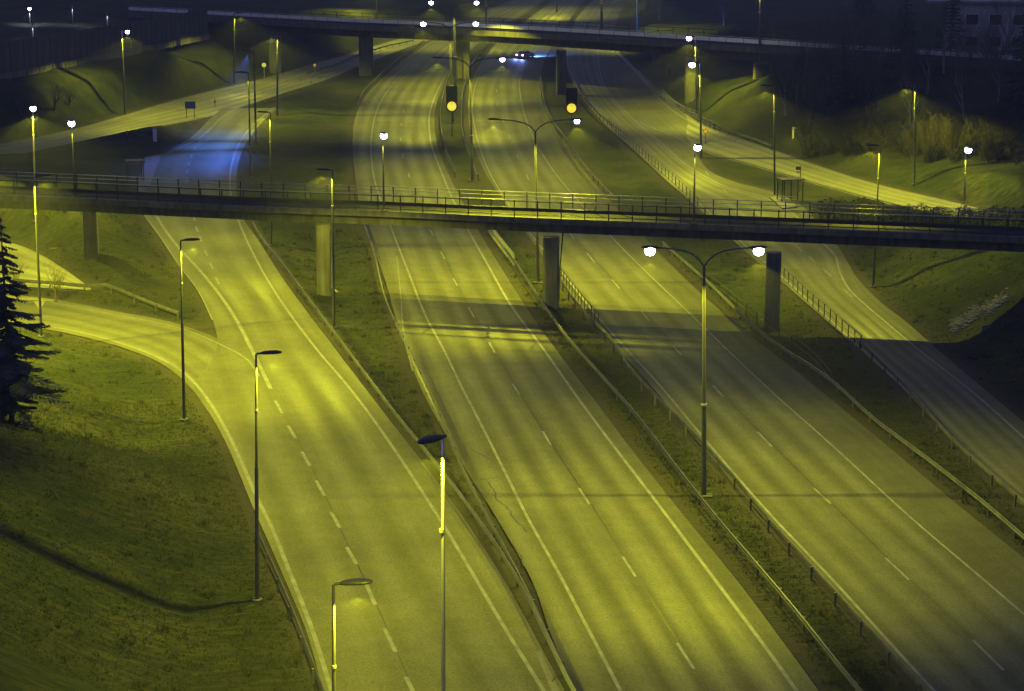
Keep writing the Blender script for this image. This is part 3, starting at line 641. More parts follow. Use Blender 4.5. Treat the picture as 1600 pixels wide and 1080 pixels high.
def lamp(base, top, label, ang=0.0, lens=1, power=LAMP_W, color=SODIUM, size=150, group='street lamps on single poles', z=None, r0=.085, name='street_lamp', collar=True):
    B = Vector(base) if z is None else Vector(tuple(gp(base[0], base[1], z)))
    if z is None: B = ong(*base)
    T = atY(top[0], top[1], B.y); 
    lx = max(-.035, min(.035, (T.x-B.x)/max(.1, T.z-B.z)))*(T.z-B.z)
    mx = B.x + (T.x-B.x-lx)*.5          # share what the lean cannot take
    hgt = T.z - B.z
    root = empty(name, (mx, B.y, B.z)); tag(root, label, 'street lamp', group)
    sc_ = 1.0 if B.y < 200 else min(1.7, B.y/200)
    k = hgt - 2.8 if collar else hgt
    L = lambda q: (lx*q/hgt, 0, q)
    s = .55 if hgt > 9 else .5
    MB().tube([L(-.2 if z is None else .02), L(hgt*s)], [r0*sc_*1.25, r0*sc_*1.1], 10).build('lower_pole', M['pole'], root)
    MB().tube([L(hgt*s), L(hgt-.02), (lx+.10*math.cos(ang), .10*math.sin(ang), hgt+.03)], [r0*sc_*.85, r0*sc_*.6, r0*sc_*.5], 10).build('upper_pole', M['pole'], root)
    MB().disc(L(k), r0*sc_*1.0, .10, 'z', 10).build('collar', M['steel'], root)
    inst('base_plate', base_me, root, (0, 0, 0))
    head_at(root, (lx+.16*math.cos(ang), .16*math.sin(ang), hgt+.02), ang, lens, power, color, size=size, hs=1.0 if B.y < 200 else 1.3)
    return root
def tlamp(base, top, label, span=3.0, lens=1, power=LAMP_W, ang=0.0, dark_left=False):
    B = ong(*base); T = atY(top[0], top[1], B.y); hgt = T.z-B.z
    lx = max(-.03, min(.03, (T.x-B.x)/hgt))*hgt; mx = B.x+(T.x-B.x-lx)*.5
    root = empty('street_lamp', (mx, B.y, B.z)); tag(root, label, 'street lamp', 'twin-arm street lamps on the motorway median')
    sc_ = 1.0 if B.y < 200 else min(1.7, B.y/200)
    MB().tube([(0,0,-.2), (lx*.38,0,hgt*.38)], [.15*sc_, .14*sc_], 12).build('lower_pole', M['pole'], root)
    MB().disc((lx*.38,0,hgt*.38), .17*sc_, .12, 'z', 12).build('collar', M['steel'], root)
    MB().tube([(lx*.38,0,hgt*.38), (lx*.94,0,hgt-.9)], [.11*sc_, .08*sc_], 12).build('upper_pole', M['pole'], root)
    MB().box(-.45,.45,-.3,.3,-.15,.10).build('base_plate', M['concrete'], root)
    ca, sa = math.cos(ang), math.sin(ang)
    for s in (-1, 1):
        pts = []
        for t in np.linspace(0, 1, 9):
            x = span*t; z = hgt-.9 + .95*(1-math.exp(-4.5*t)) + .12*t
            pts.append((lx*.94+s*x*ca, s*x*sa, z))
        MB().tube(pts, .05*sc_, 8).build('arm', M['pole'], root)
        e = pts[-1]; head_at(root, (e[0], e[1], e[2]), ang + (0 if s > 0 else math.pi), 1 if (dark_left and s < 0) else lens, power, size=142, hs=1.0 if B.y < 200 else 1.25)
    return root
PI = math.pi
lamp((402,942), (400,553), 'lamp post in the left foreground grass with its head over the ramp', 0.03, lens=1)
lamp((288,660), (282,376), 'lamp post left of the ramp where the merging road curves in', 0.03, lens=1)
lamp((523,1492), (521,913), 'lamp post cut off by the lower frame edge, dark oval head over the ramp', 0.05, lens=1)
# tall mast in the foreground
pf = gp(697, 1658, 0); T4 = atY(692, 682, pf[1])
mast = empty('lamp_mast', (pf[0], pf[1], -.03)); tag(mast, 'tall foreground mast with a bright upper pole, cut off by the lower frame edge', 'street lamp')
h4 = T4.z
MB().tube([(0,0,-.2),(0,0,h4*.55)], [.10,.085], 12).build('lower_pole', M['pole'], mast); MB().tube([(0,0,h4*.55),(T4.x-pf[0],0,h4)], [.065,.042], 12).build('upper_pole', M['steel'], mast)  # upper pole in paler steel, whitened to stand for lamplight on it
MB().disc((0,0,h4*.86), .075, .10, 'z', 10).build('collar', M['steel'], mast); inst('base_plate', base_me, mast)
head_at(mast, (T4.x-pf[0],0,h4+.03), -2.2, 1, LAMP_W*.6)
lamp((65,527), (53,276), 'lamp post at the left edge rising behind the dark spruce', 0.2, lens=1)
lamp((522,514), (519,266), 'lamp post in the grass in front of the left bridge pier', PI, lens=1)
lamp((424,384), (422,176), 'lamp post rising behind the near bridge left of centre, dark head pointing left', PI, lens=1)
lamp((392,278), (388,114), 'lamp post by the blue-lit upper left ramp, dark head pointing left', PI, lens=1, power=LAMP_W*.12)
lamp((400,226), (397,80), 'lamp post with a bluish white top above the upper left ramp', PI, lens=1, color=COOL, size=50, power=LAMP_W*5)
lamp((433,181), (434,53), 'lamp post in front of the left end of the far bridge', PI, lens=1)
lamp((366,131), (366,21), 'lamp post beside the far end of the noise wall', 0, lens=1, power=LAMP_W*.6)
lamp((196,180), (190,48), 'lamp post at the foot of the left slope, small lit head pointing right', -.3, lens=2, power=LAMP_W*.75)
lamp((1364,449), (1375,228), 'lamp post on the right grass slope passing behind the near bridge', PI, lens=1)
lamp((1211,307), (1209,135), 'lamp post beside the bus shelter on the right', PI-.3, lens=1)
lamp((1097,248), (1092,99), 'lamp post with a glaring head beside the brown round sign', PI, lens=3)
lamp((1089,178), (1086,58), 'lamp post with a glaring head that overlaps the far bridge deck', PI, lens=3)
lamp((1430,291), (1428,131), 'tall lamp post on the lit grass slope at the right', PI-.2, lens=1, power=LAMP_W*1.1)
lamp((1507,317), (1509,230), 'short glaring lamp post at the right edge of the photo', -1.5, lens=3, power=LAMP_W*.15)
lamp((56,350), (51,166), 'glaring lamp at the far left edge above the dark verge', -1.3, lens=3, power=LAMP_W*1.5)
# on the near bridge
for (u0, v0, u1, v1, lab) in ((117,308,112,189,'glaring lamp standing on the left end of the near bridge'), (600,330,598,208,'glaring lamp on the near bridge left of its middle'), (1084,350,1086,226,'glaring lamp on the near bridge between the middle and right piers')):
    lamp((u0,v0), (u1,v1), lab, -1.4, lens=3, power=LAMP_W*.06, z=7.3, group='lamps standing on the near bridge', r0=.07, collar=False)
tlamp((1100,778), (1100,392), 'closest twin-arm lamp post on the grassy median, both heads glaring below the bridge', span=2.45, lens=3, power=LAMP_W*1.05)
tlamp((841,444), (836,190), 'twin-arm lamp post behind the near bridge, dark left head over the right carriageway', lens=2, dark_left=True, power=LAMP_W*1.6)
tlamp((738,284), (734,93), 'twin-arm lamp post on the upper median right of the lit round sign', lens=2, dark_left=True, power=LAMP_W*1.0)
tlamp((708,193), (702,37), 'twin-arm lamp post whose two heads glare against the far bridge', lens=3, power=LAMP_W*1.0)
tlamp((712,140), (709,4), 'twin-arm lamp post with glaring heads at the top edge of the photo', lens=3, power=LAMP_W*1.0)
tlamp((1890,1719), (1895,1060), 'twin-arm lamp post on the median nearer than the frame', power=LAMP_W*.9)
tlamp((760,62), (758,-80), 'twin-arm lamp post far up the median beyond the far bridge', power=LAMP_W*1.0)
# the rows go on outside the frame
lamp((-70,505), (-74,255), 'lamp post of the merging road just outside the left frame edge', .4)
lamp((-28,515), (-32,264), 'lamp post of the service road outside the left frame edge', 1.2, power=LAMP_W*2.2)
lamp((590,60), (588,-28), 'lamp post rising behind the far bridge on the left', PI)
lamp((996,60), (995,-26), 'bright lamp post behind the far bridge on the right of the motorway', PI, power=LAMP_W*1.3)
lamp((870,20), (871,-60), 'lamp post beyond the far bridge beside the right carriageway', PI, power=LAMP_W*1.3)
lamp((940,58), (940,-22), 'dark lamp post standing on the far bridge', -1.5, z=9.4, power=LAMP_W*.05, group='lamps standing on the far bridge', r0=.12)
lamp((1187,74), (1187,-10), 'thin lamp post at the right end of the far bridge', -1.5, z=9.6, power=LAMP_W*.03, group='lamps standing on the far bridge')
# small lamps beyond the noise wall
def small_lamp(u, v0, v1, zz, label, lens, pw):
    p = gp(u, v0, zz); h_ = atY(u, v1, p[1]).z - zz
    root = empty('path_lamp', tuple(p)); tag(root, label, 'street lamp', 'small lamps beyond the noise wall')
    MB().tube([(0,0,-1),(0,0,h_)], [.10,.09], 8).build('pole', M['pole'], root); head_at(root, (0,0,h_), -1.3, lens, pw*.3, (.75,.8,1.0))
small_lamp(47, 36, 12, 8, 'small blue-white lamp beyond the noise wall, top left corner', 3, 2500)
small_lamp(114, 36, 9, 8, 'small pale lamp post beyond the noise wall, second from the left along the dark road', 1, 1500)
small_lamp(168, 40, 20, 8, 'small pale lamp post beyond the noise wall, closest to the wall top', 1, 1500)
small_lamp(52, 62, 38, 7.5, 'small pale lamp post just above the left part of the noise wall', 1, 1500)

# ------------------------------------------------------------------ noise wall: single panels between posts
nb = [gp(u, v, z) for u, v, z in ((-140,147,7),(0,119,7),(160,89,7),(325,56,7.1))]
NW = resample(np.array(nb), 4.0); c = NW.mean(0); c[2] = 0
wr = empty('noise_wall', tuple(c)); tag(wr, 'dark panelled noise wall along the top of the left slope', 'wall')
Q = NW - c
for i in range(len(Q)-1):
    a, b = Q[i], Q[i+1]; L_ = float(np.linalg.norm((b-a)[:2])); an = math.atan2(b[1]-a[1], b[0]-a[0]); mid = (a+b)/2
    st = 4.7 if i < len(Q)-3 else 5.1
    pm = MB().box(-L_/2+.11, L_/2-.11, -.06, .06, -.6, st).mesh('panel', M['wall']); inst('panel', pm, wr, tuple(mid), (0, 0, an))
    pm = MB().box(-.10,.10,-.11,.11,-.8, st+.06).mesh('post', M['wall']); inst('post', pm, wr, tuple(a), (0, 0, an))
    pm = MB().box(-L_/2+.11, L_/2-.11, -.12, .12, -.6, .35).mesh('plinth', M['concrete']); inst('plinth', pm, wr, tuple(mid + np.array([math.sin(an)*.19, -math.cos(an)*.19, 0])), (0, 0, an))

# ------------------------------------------------------------------ signs
def sign_root(name, u, v, label, cat='sign', group=None):
    p = ong(u, v); r = empty(name, tuple(p)); tag(r, label, cat, group); return r, p
for (bu, bv, du, dv, lab) in ((706,214,706,166,'lit yellow disc sign with a dark board above it on the median'), (893,216,893,169,'lit yellow disc sign right of the right carriageway above a lamp glare')):
    r, p = sign_root('speed_sign', bu, bv, lab, 'traffic sign', 'lit round signs')
    c0 = atY(du, dv, p.y); x = c0.x-p.x; z = c0.z-p.z
    MB().tube([(x,.12,-.3),(x,.12,z+2.3)], .06, 8).build('post', M['darksteel'], r)
    MB().box(x-.78,x+.78,-.02,.08,z+.45,z+2.75).build('board', M['signdark'], r)
    MB().disc((x,-.05,z), .84, .10, 'y', 28).build('rim', M['redrim'], r)
    d = MB().disc((x,-.115,z), .62, .03, 'y', 28).build('lit_disc', M['signglow'], r)
    MB().box(x-.2,x+.2,-.145,-.132,z+.26,z+.40).build('symbol', M['signglow2'], d)
    if du > 800: MB().box(x-.18,x+.18,-.145,-.132,z-.36,z-.28).build('symbol', M['signglow2'], d)
r, p = sign_root('direction_sign', 298, 186, 'blue-grey rectangular sign on two posts beside the upper left road', 'traffic sign')
MB().tube([(-.6,.06,-.3),(-.6,.06,2.4)], .05, 8).build('post', M['darksteel'], r); MB().tube([(.55,.06,-.3),(.55,.06,2.4)], .05, 8).build('post', M['darksteel'], r)
MB().box(-.75,.75,-.03,.0,1.5,2.5).build('face', M['blue'], r); MB().box(-.78,.78,.001,.02,1.47,2.53).build('border', M['signback'], r)
r, p = sign_root('round_sign', 199, 224, 'small round sign seen dark against the bright side road', 'traffic sign')
MB().tube([(0,.05,-.3),(0,.05,1.5)], .05, 8).build('post', M['darksteel'], r); MB().disc((0,0,1.25), .33, .03, 'y', 20).build('face', M['darksteel'], r); MB().disc((0,-.03,1.25), .2, .02, 'y', 16).build('centre', M['signback'], r)
r, p = sign_root('round_sign', 1102, 226, 'brownish round sign beside the glaring lamp post on the upper right bend', 'traffic sign')
MB().tube([(0,.05,-.3),(0,.05,2.2)], .045, 8).build('post', M['darksteel'], r); MB().disc((0,0,1.75), .34, .03, 'y', 20).build('face', M['redrim'], r); MB().disc((0,-.03,1.75), .25, .02, 'y', 20).build('centre', M['yellow'], r)
r, p = sign_root('round_sign', 413, 123, 'pale round sign at the left pier of the far bridge', 'traffic sign')
MB().tube([(0,.05,-.3),(0,.05,2.4)], .06, 8).build('post', M['steel'], r); MB().disc((0,0,2.35), .38, .03, 'y', 20).build('face', M['white'], r)
r, p = sign_root('round_sign', 492, 117, 'tiny pinkish round sign on the side road under the far bridge', 'traffic sign')
MB().tube([(0,.05,-.3),(0,.05,1.9)], .05, 8).build('post', M['steel'], r); MB().disc((0,0,1.7), .33, .03, 'y', 20).build('face', M['redrim'], r); MB().disc((0,-.03,1.7), .22, .02, 'y', 16).build('centre', M['white'], r)
r, p = sign_root('yield_sign', 64, 517, 'inverted triangle sign seen from behind on the left lamp post side', 'traffic sign')
MB().tube([(0,.05,-.3),(0,.05,2.3)], .035, 8).build('post', M['steel'], r)
k = MB(); k.v = [(-.42,0,2.35),(.42,0,2.35),(0,0,1.62),(-.42,.03,2.35),(.42,.03,2.35),(0,.03,1.62)]; k.f = [(0,2,1),(3,4,5),(0,1,4,3),(1,2,5,4),(2,0,3,5)]; k.build('face', M['signback'], r)
r, p = sign_root('marker_post', 91, 407, 'thin lit frame post above the bright service road at left', 'post')
MB().tube([(0,0,-.2),(0,0,1.15)], .035, 8).build('post', M['yellow'], r); MB().tube([(0,0,1.12),(-.75,0,1.08)], .025, 8).build('arm', M['yellow'], r)
r, p = sign_root('marker_post', 1239, 218, 'small white marker post on the dark verge right of the upper bend', 'post')
MB().box(-.12,.12,-.05,.05,-.2,1.5).build('post', M['white'], r); MB().box(-.14,.42,-.03,.03,1.3,1.48).build('plate', M['signback'], r)
r, p = sign_root('utility_cabinet', 242, 221, 'pale upright cabinet post on the grass beside the upper left ramp', 'cabinet')
MB().box(-.2,.22,-.2,.2,-.2,1.72).build('body', M['white'], r); MB().box(-.27,.27,-.25,.25,1.722,1.80).build('cap', M['signback'], r); MB().box(-.95,-.22,-.05,.15,.7,1.5).build('side_board', M['darksteel'], r)
# small post at the road junction
r, p = sign_root('marker_post', 336, 168, 'short dark bollard sign where the upper left ramp leaves the side road', 'post')
MB().tube([(0,0,-.2),(0,0,1.2)], .06, 8).build('post', M['darksteel'], r); MB().box(-.14,.14,-.06,-.04,.7,1.15).build('plate', M['darksteel'], r)

# ------------------------------------------------------------------ bus shelters
def shelter(u, v, w_, d_, h_, label, rz, roofm, n, rt=.09):
    p = ong(u, v); r = empty('bus_shelter', tuple(p), rz); tag(r, label, 'bus shelter', 'bus shelters')
    MB().box(-w_/2-.15,w_/2+.15,-.25,d_+.15,h_,h_+rt).build('roof', M[roofm], r)
    xs = np.linspace(-w_/2, w_/2, n)
    for x in xs:
        MB().box(x-.05,x+.05,d_-.1,d_,-.3,h_-.003).build('post', M['darksteel'], r)
    for x in (-w_/2, w_/2): MB().box(x-.045,x+.045,0,.09,-.3,h_-.003).build('post', M['darksteel'], r)
    for i in range(n-1): MB().box(xs[i]+.06,xs[i+1]-.06,d_-.06,d_-.04,.35,h_-.35).build('pane', M['glass'], r)
    MB().box(-w_/2+.2,w_/2-.2,d_-.55,d_-.18,.42,.48).build('bench', M['rail'], r)
    return r
shelter(1238, 317, 2.4, 1.5, 2.5, 'dark framed bus shelter with glass panes by the right slip road', .25, 'darksteel', 4)
shelter(213, 286, 1.8, 1.3, 2.3, 'small bus shelter with a pale roof behind the left part of the near bridge', .35, 'paving', 2, .32)
r, p = sign_root('bus_stop_sign', 1250, 300, 'bus stop post with two small plates behind the right shelter', 'traffic sign')
MB().tube([(0,.04,-.3),(0,.04,2.9)], .045, 8).build('post', M['darksteel'], r); MB().box(-.55,-.05,-.02,.02,2.45,2.85).build('plate', M['darksteel'], r); MB().box(-.5,-.1,-.03,.03,2.1,2.35).build('plate', M['signback'], r)
kp = gp([1203,1226,1246,1222], [310,307,325,327]); k = MB()
k.v = [(x, y, -.1) for x, y, _ in kp] + [(x, y, .13) for x, y, _ in kp]; k.f = [(4,5,6,7),(0,1,5,4),(1,2,6,5),(2,3,7,6),(3,0,4,7)]
o = k.build('bus_platform', M['paving']); tag(o, kind='structure')
W = gp([226,252,234,215], [246,241,290,292]); o = mesh_obj('pavement', [(x, y, .008) for x, y, _ in W], [(0,1,2,3)], M['paving']); tag(o, kind='structure')

# ------------------------------------------------------------------ car
p = gp(812, 92, 0)
car = empty('car', (p[0], p[1], 0), 0.0); car.rotation_euler[2] = -.55
tag(car, 'silver car with bright lamps driving away under the far bridge', 'car')
def prism(prof, x0, x1, inset=0.0):
    k = MB(); n = len(prof); k.v = [(x0+inset*(z > .95), y, z) for y, z in prof] + [(x1-inset*(z > .95), y, z) for y, z in prof]
    k.f = [tuple(range(n)), tuple(range(n, 2*n))[::-1]] + [(j, n+j, n+(j+1) % n, (j+1) % n) for j in range(n)]; return k
prism([(0,.28),(0,.82),(.12,.95),(1.0,1.0),(3.1,.96),(4.1,.80),(4.3,.55),(4.3,.28)], -.88, .88).build('body', M['carpaint'], car)
prism([(.35,.985),(.95,1.40),(2.3,1.42),(3.15,.965)], -.76, .76, .12).build('cabin', M['carpaint'], car)
k = MB(); k.v = [(-.62,.40,1.04),(.62,.40,1.04),(.54,.86,1.36),(-.54,.86,1.36)]; k.f = [(0,1,2,3)]; o = k.build('rear_window', M['carglass'], car); o.location = (0,-.03,.02)
k = MB(); k.v = [(-.62,3.12,1.0),(.62,3.12,1.0),(.54,2.38,1.39),(-.54,2.38,1.39)]; k.f = [(1,0,3,2)]; o = k.build('windscreen', M['carglass'], car); o.location = (0,.03,.02)
for s in (-1, 1): MB().box(s*.77-.02, s*.77+.02, .9, 2.4, 1.06, 1.32).build('side_window', M['carglass'], car)
MB().box(-.86,.86,-.10,.02,.26,.46).build('rear_bumper', M['tyre'], car); MB().box(-.86,.86,4.28,4.4,.26,.5).build('front_bumper', M['tyre'], car)
for x in (-.8,.8):
    for y in (.8,3.4):
        wo_ = MB().disc((x,y,.32), .32, .2, 'x', 18).build('wheel', M['tyre'], car); MB().disc((x+.11*(1 if x > 0 else -1),y,.32), .19, .02, 'x', 12).build('rim', M['steel'], wo_)
for x in (-.68,.68):
    MB().ell((x,-.02,.72), (.22,.08,.16), 12, 6).build('tail_light', M['tail'], car)
    MB().ell((x*.95,4.27,.62), (.16,.08,.10), 12, 6).build('headlight', M['headl'], car)
    spot(car, (x*.95, 4.4, .65), 48000, (.07,.2,1.0), 80, (math.radians(84), 0, 0))
    spot(car, (x, -.12, .72), 1300, (.2,.3,1.0), 120, (math.radians(-70), 0, 0))
MB().box(-.26,.26,-.115,-.102,.5,.62).build('number_plate', M['white'], car)

# ------------------------------------------------------------------ building behind the trees, top right
bp_ = gp(1490, 84, 8.5); bl = empty('building', tuple(bp_), -.12); tag(bl, 'pale building half hidden behind trees in the top right corner', 'building')
MB().box(0,26,0,14,-2,7.5).build('wall', M['facade'], bl)
MB().box(-4,27,-.6,14.6,7.502,7.9).build('roof', M['signback'], bl)
for i in range(7):
    for zz in (1.0, 4.3):
        fr = MB().box(1.5+i*3.5, 3.5+i*3.5, -.06, -.002, zz, zz+1.7).build('window', M['white'], bl)
        MB().box(1.6+i*3.5, 3.4+i*3.5, -.085, -.062, zz+.1, zz+1.6).build('pane', M['window'], fr)

# ------------------------------------------------------------------ rubble mound and well ring on the right slope
def stones(name, pts, label):
    k = MB(); 
    for (x, y, z, s) in pts: k.ell((x, y, z), (s, s*.8, s*.55), 6, 3)
    o = k.build(name, M['stone']); tag(o, label, kind='stuff'); return o
pts = []
for i in range(420):
    t = rng.random(); u = 1486 + t*90 + rng.normal(0, 2); v = 512 - t*46 + rng.normal(0, 5.5)
    q = ong(u, v); pts.append((q[0], q[1], q[2]+.02, .08+rng.random()*.17))
stones('gravel', pts, 'pale stones in a strip on the right slope')
q = ong(1541, 514); wr_ = empty('well_ring', tuple(q)); tag(wr_, 'round concrete well ring below the stony strip on the right slope', 'well')
k = MB(); n = 20
for j in range(n):
    a = 2*PI*j/n; 
    for rr, zz in ((.34,-.2),(.34,.16),(.25,.16),(.25,-.1)): k.v.append((rr*math.cos(a), rr*math.sin(a), zz))
for j in range(n):
    b_ = (j+1) % n
    for i in range(3): k.f.append((j*4+i, b_*4+i, b_*4+i+1, j*4+i+1))
k.build('ring', M['concrete'], wr_); MB().disc((0,0,.02), .245, .05, 'z', 18).build('lid', M['darksteel'], wr_)

# ------------------------------------------------------------------ vegetation
def conifer_meshes(seed, h=12.0, r=2.6, whorls=26, dens=1.0, lo=.65, fl=.30):
    rd = random.Random(seed); tr = MB().tube([(0,0,-.6),(0.05,0,h*.5),(0,0,h)], [.20,.12,.02], 8); k = MB()
    for i in range(whorls):
        t = i/(whorls-1); z = h*(.10+.88*t); R_ = r*(1-t)**.85+.15; nb_ = int((9 if t < .7 else 6)*dens)+rd.randint(0, 2)
        for b in range(nb_):
            a = 2*PI*(b+rd.random()*.8)/nb_+i; L_ = R_*rd.uniform(lo, 1.2); dro = rd.uniform(.6*fl, 1.5*fl); seg = max(4, int(L_/.17))
            ca, sa = math.cos(a), math.sin(a)
            for s in range(seg):
                q = (s+1)/seg; x = L_*q; zz = z - dro*x + .22*x*q*.6; wd = (.14+.42*math.sin(PI*min(1, q*.9+.08)))*(L_*.45+.12)
                for sd in (-1, 1):
                    tip = (x*ca - sd*sa*wd*rd.uniform(.7,1.2) + ca*wd*.5, x*sa + sd*ca*wd*rd.uniform(.7,1.2) + sa*wd*.5, zz-rd.uniform(.08,.30)*wd-.05)
                    k0 = len(k.v); w2 = .085+.03*rd.random()
                    k.v += [(x*ca-ca*w2, x*sa-sa*w2, zz+.02), (x*ca+ca*w2, x*sa+sa*w2, zz), tip]; k.f.append((k0, k0+1, k0+2))
                    k.v += [(x*ca, x*sa, zz+.06), (x*ca+ca*w2*.8, x*sa+sa*w2*.8, zz-.13-rd.random()*.1), tip]; k.f.append((k0+3, k0+4, k0+5))
    return tr.mesh('trunk', M['bark']), k.mesh('crown', M['needle'])
def bare_meshes(seed, h=10.0, spread=.5, bark='bark', depth=5, first=.28):
    rd = random.Random(seed); tr = MB(); tw = MB()
    def grow(p, d, L_, r_, lv):
        q = p; dd = d.copy(); pts = [q.copy()]; rr = [r_]
        for s in range(3):
            dd = (dd + Vector((rd.uniform(-.16,.16), rd.uniform(-.16,.16), .07))).normalized(); q = q + dd*L_/3; pts.append(q.copy()); rr.append(r_*(1-.16*(s+1)))
        (tr if lv <= 1 else tw).tube(pts, rr, 6 if lv <= 1 else 3, cap=False)
        if lv >= depth: return
        for c in range(rd.randint(2, 4) if lv > 0 else rd.randint(4, 6)):
            j = rd.randint(1, 3); a = rd.uniform(0, 2*PI); sp_ = rd.uniform(.5, 1.0)*spread*1.3
            nd = (dd + Vector((math.cos(a), math.sin(a), .15))*sp_).normalized()
            grow(pts[j], nd, L_*rd.uniform(.55,.78), rr[j]*.55, lv+1)
        grow(pts[-1], dd, L_*.75, rr[-1]*.8, lv+1)
    grow(Vector((0,0,-.3)), Vector((0,0,1)), h*first, .11+h*.004, 0)
    return tr.mesh('trunk', M[bark]), tw.mesh('crown', M['branch'])
def bush_meshes(seed, h=4.0, stems=16):
    rd = random.Random(seed); tr = MB(); tw = MB()
    for i in range(stems):
        a = rd.uniform(0, 2*PI); ln = rd.uniform(.05, .75); L_ = h*rd.uniform(.5, 1.0); p = Vector((rd.uniform(-.5,.5), rd.uniform(-.5,.5), -.2)); d = Vector((math.cos(a)*ln, math.sin(a)*ln, 1)).normalized()
        pts = [p.copy()]
        for s in range(6):
            d = (d + Vector((rd.uniform(-.2,.2), rd.uniform(-.2,.2), rd.uniform(-.05,.08)))).normalized(); p = p + d*L_/6; pts.append(p.copy())
        tr.tube(pts, [.035*(1-.14*j) for j in range(7)], 4, cap=False)
        for j in range(1, 7):
            for q in range(5):
                b = Vector((rd.uniform(-1,1), rd.uniform(-1,1), rd.uniform(.0,1))).normalized(); m_ = L_*rd.uniform(.08,.26); o_ = pts[j]; e_ = o_ + (b*.7+d*.3)*m_
                e2 = e_ + Vector((rd.uniform(-.3,.3), rd.uniform(-.3,.3), rd.uniform(-.1,.4)))*m_*.7
                tw.tube([o_, e_, e2], [.016,.011,.005], 3, cap=False)
                for z_ in range(2):
                    c_ = o_.lerp(e_, rd.random()); tw.tube([c_, c_ + Vector((rd.uniform(-1,1), rd.uniform(-1,1), rd.uniform(-.3,1)))*m_*.45], [.010,.004], 3, cap=False)
    return tr.mesh('trunk', M['bark']), tw.mesh('crown', M['twig'])
def shrub_meshes(seed, r=1.4, h=1.8, n=900):
    rd = random.Random(seed); tr = MB(); k = MB()
    for i in range(7):
        a = rd.uniform(0, 2*PI); tr.tube([(0,0,-.2),(math.cos(a)*r*.35, math.sin(a)*r*.35, h*.5),(math.cos(a)*r*.6, math.sin(a)*r*.6, h*.85)], [.03,.02,.008], 4)
    for i in range(n):
        a = rd.uniform(0, 2*PI); q = rd.random()**.5; zz = rd.random(); rr = r*q*(1-.55*zz**2)
        x, y, z = math.cos(a)*rr, math.sin(a)*rr, h*(.08+zz*.95)*(1-.25*q); s = rd.uniform(.05,.13)
        d = [Vector((rd.uniform(-1,1), rd.uniform(-1,1), rd.uniform(-.3,1)))*s for _ in range(3)]
        k0 = len(k.v); k.v += [tuple(Vector((x,y,z))+e_) for e_ in d]; k.f.append((k0,k0+1,k0+2))
    return tr.mesh('trunk', M['bark']), k.mesh('crown', M['leaf'])
def plant(name, meshes, P, label, cat, group=None, sc=1.0, rz=None):
    r = empty(name, tuple(P)); tag(r, label, cat, group); rz = rng.random()*6.28 if rz is None else rz
    inst('trunk', meshes[0], r, rot=(0,0,rz), sc=(sc,)*3); inst('crown', meshes[1], r, rot=(0,0,rz), sc=(sc,)*3); return r
# spruce at the left edge: top seen at (12, 335)
sp_m = conifer_meshes(5, 14.0, 3.7, 30, .6, .30, .42)
Y0 = 121.0; T = atY(0, 333, Y0); zb = tz(T.x, Y0)
plant('spruce_tree', sp_m, (T.x, Y0, zb-.1), 'dark drooping spruce at the left edge of the photo', 'tree', sc=(T.z-zb)/14.0)
CON = [conifer_meshes(s, 12, 2.5, 22, .7) for s in (11, 12)]
BARE = [bare_meshes(21, 9, .8, first=.24), bare_meshes(22, 12, .6, 'birch', first=.26), bare_meshes(23, 7, .9, first=.22), bare_meshes(24, 5, 1.1, depth=5, first=.17)]
TALL = [bare_meshes(41, 16, .55, 'birch', first=.27), bare_meshes(42, 15, .7, first=.26)]
BUSH = [bush_meshes(51, 4.2), bush_meshes(52, 3.2, 20), bush_meshes(53, 5.6, 12)]
SHR = [shrub_meshes(31), shrub_meshes(32, 1.8, 1.5, 1100)]
for (u, v, k, s, lab) in ((86,474,2,.95,'bare thin tree beside the bright service road at left'), (28,470,0,.85,'bare tree behind the spruce at the left edge'),
        (100,335,3,.8,'low bare tree at the left end of the near bridge'), (84,172,2,1.1,'bare sapling on the dark slope left of the twin glares'), (108,166,3,1.2,'bushy bare sapling on the dark slope at left'), (32,180,3,1.2,'bare sapling near the left frame edge on the dark slope')):
    plant('bare_tree', BARE[k], ong(u, v), lab, 'tree', 'bare trees on the left', s)
lab_r = 'tall leafless many-stemmed shrub on the right slope at the edge of the wood'
for i in range(58):
    u = 1255 + rng.random()*370; v = 205 + rng.random()*40 + (u-1255)*.05
    plant('bare_shrub', BUSH[int(rng.integers(0, 3))], ong(u, v), lab_r, 'shrub', 'leafless shrubs on the right slope', float(rng.uniform(.6,1.15)))
for i in range(70):
    u = 1195 + rng.random()*470; v = 90 + rng.random()*115 + max(0, (1260-u))*.2
    q = ong(u, v); kk = rng.random()
    if kk < .05: plant('conifer_tree', CON[int(rng.integers(0, 2))], q, 'dark conifer in the unlit wood at the upper right', 'tree', 'dark conifers in the upper right wood', float(rng.uniform(.7,1.15)))
    else: plant('bare_tree', (BARE[:3]+TALL*2)[int(rng.integers(0, 7))], q, 'bare tree in the unlit wood at the upper right', 'tree', 'bare trees in the upper right wood', float(rng.uniform(.8,1.25)))
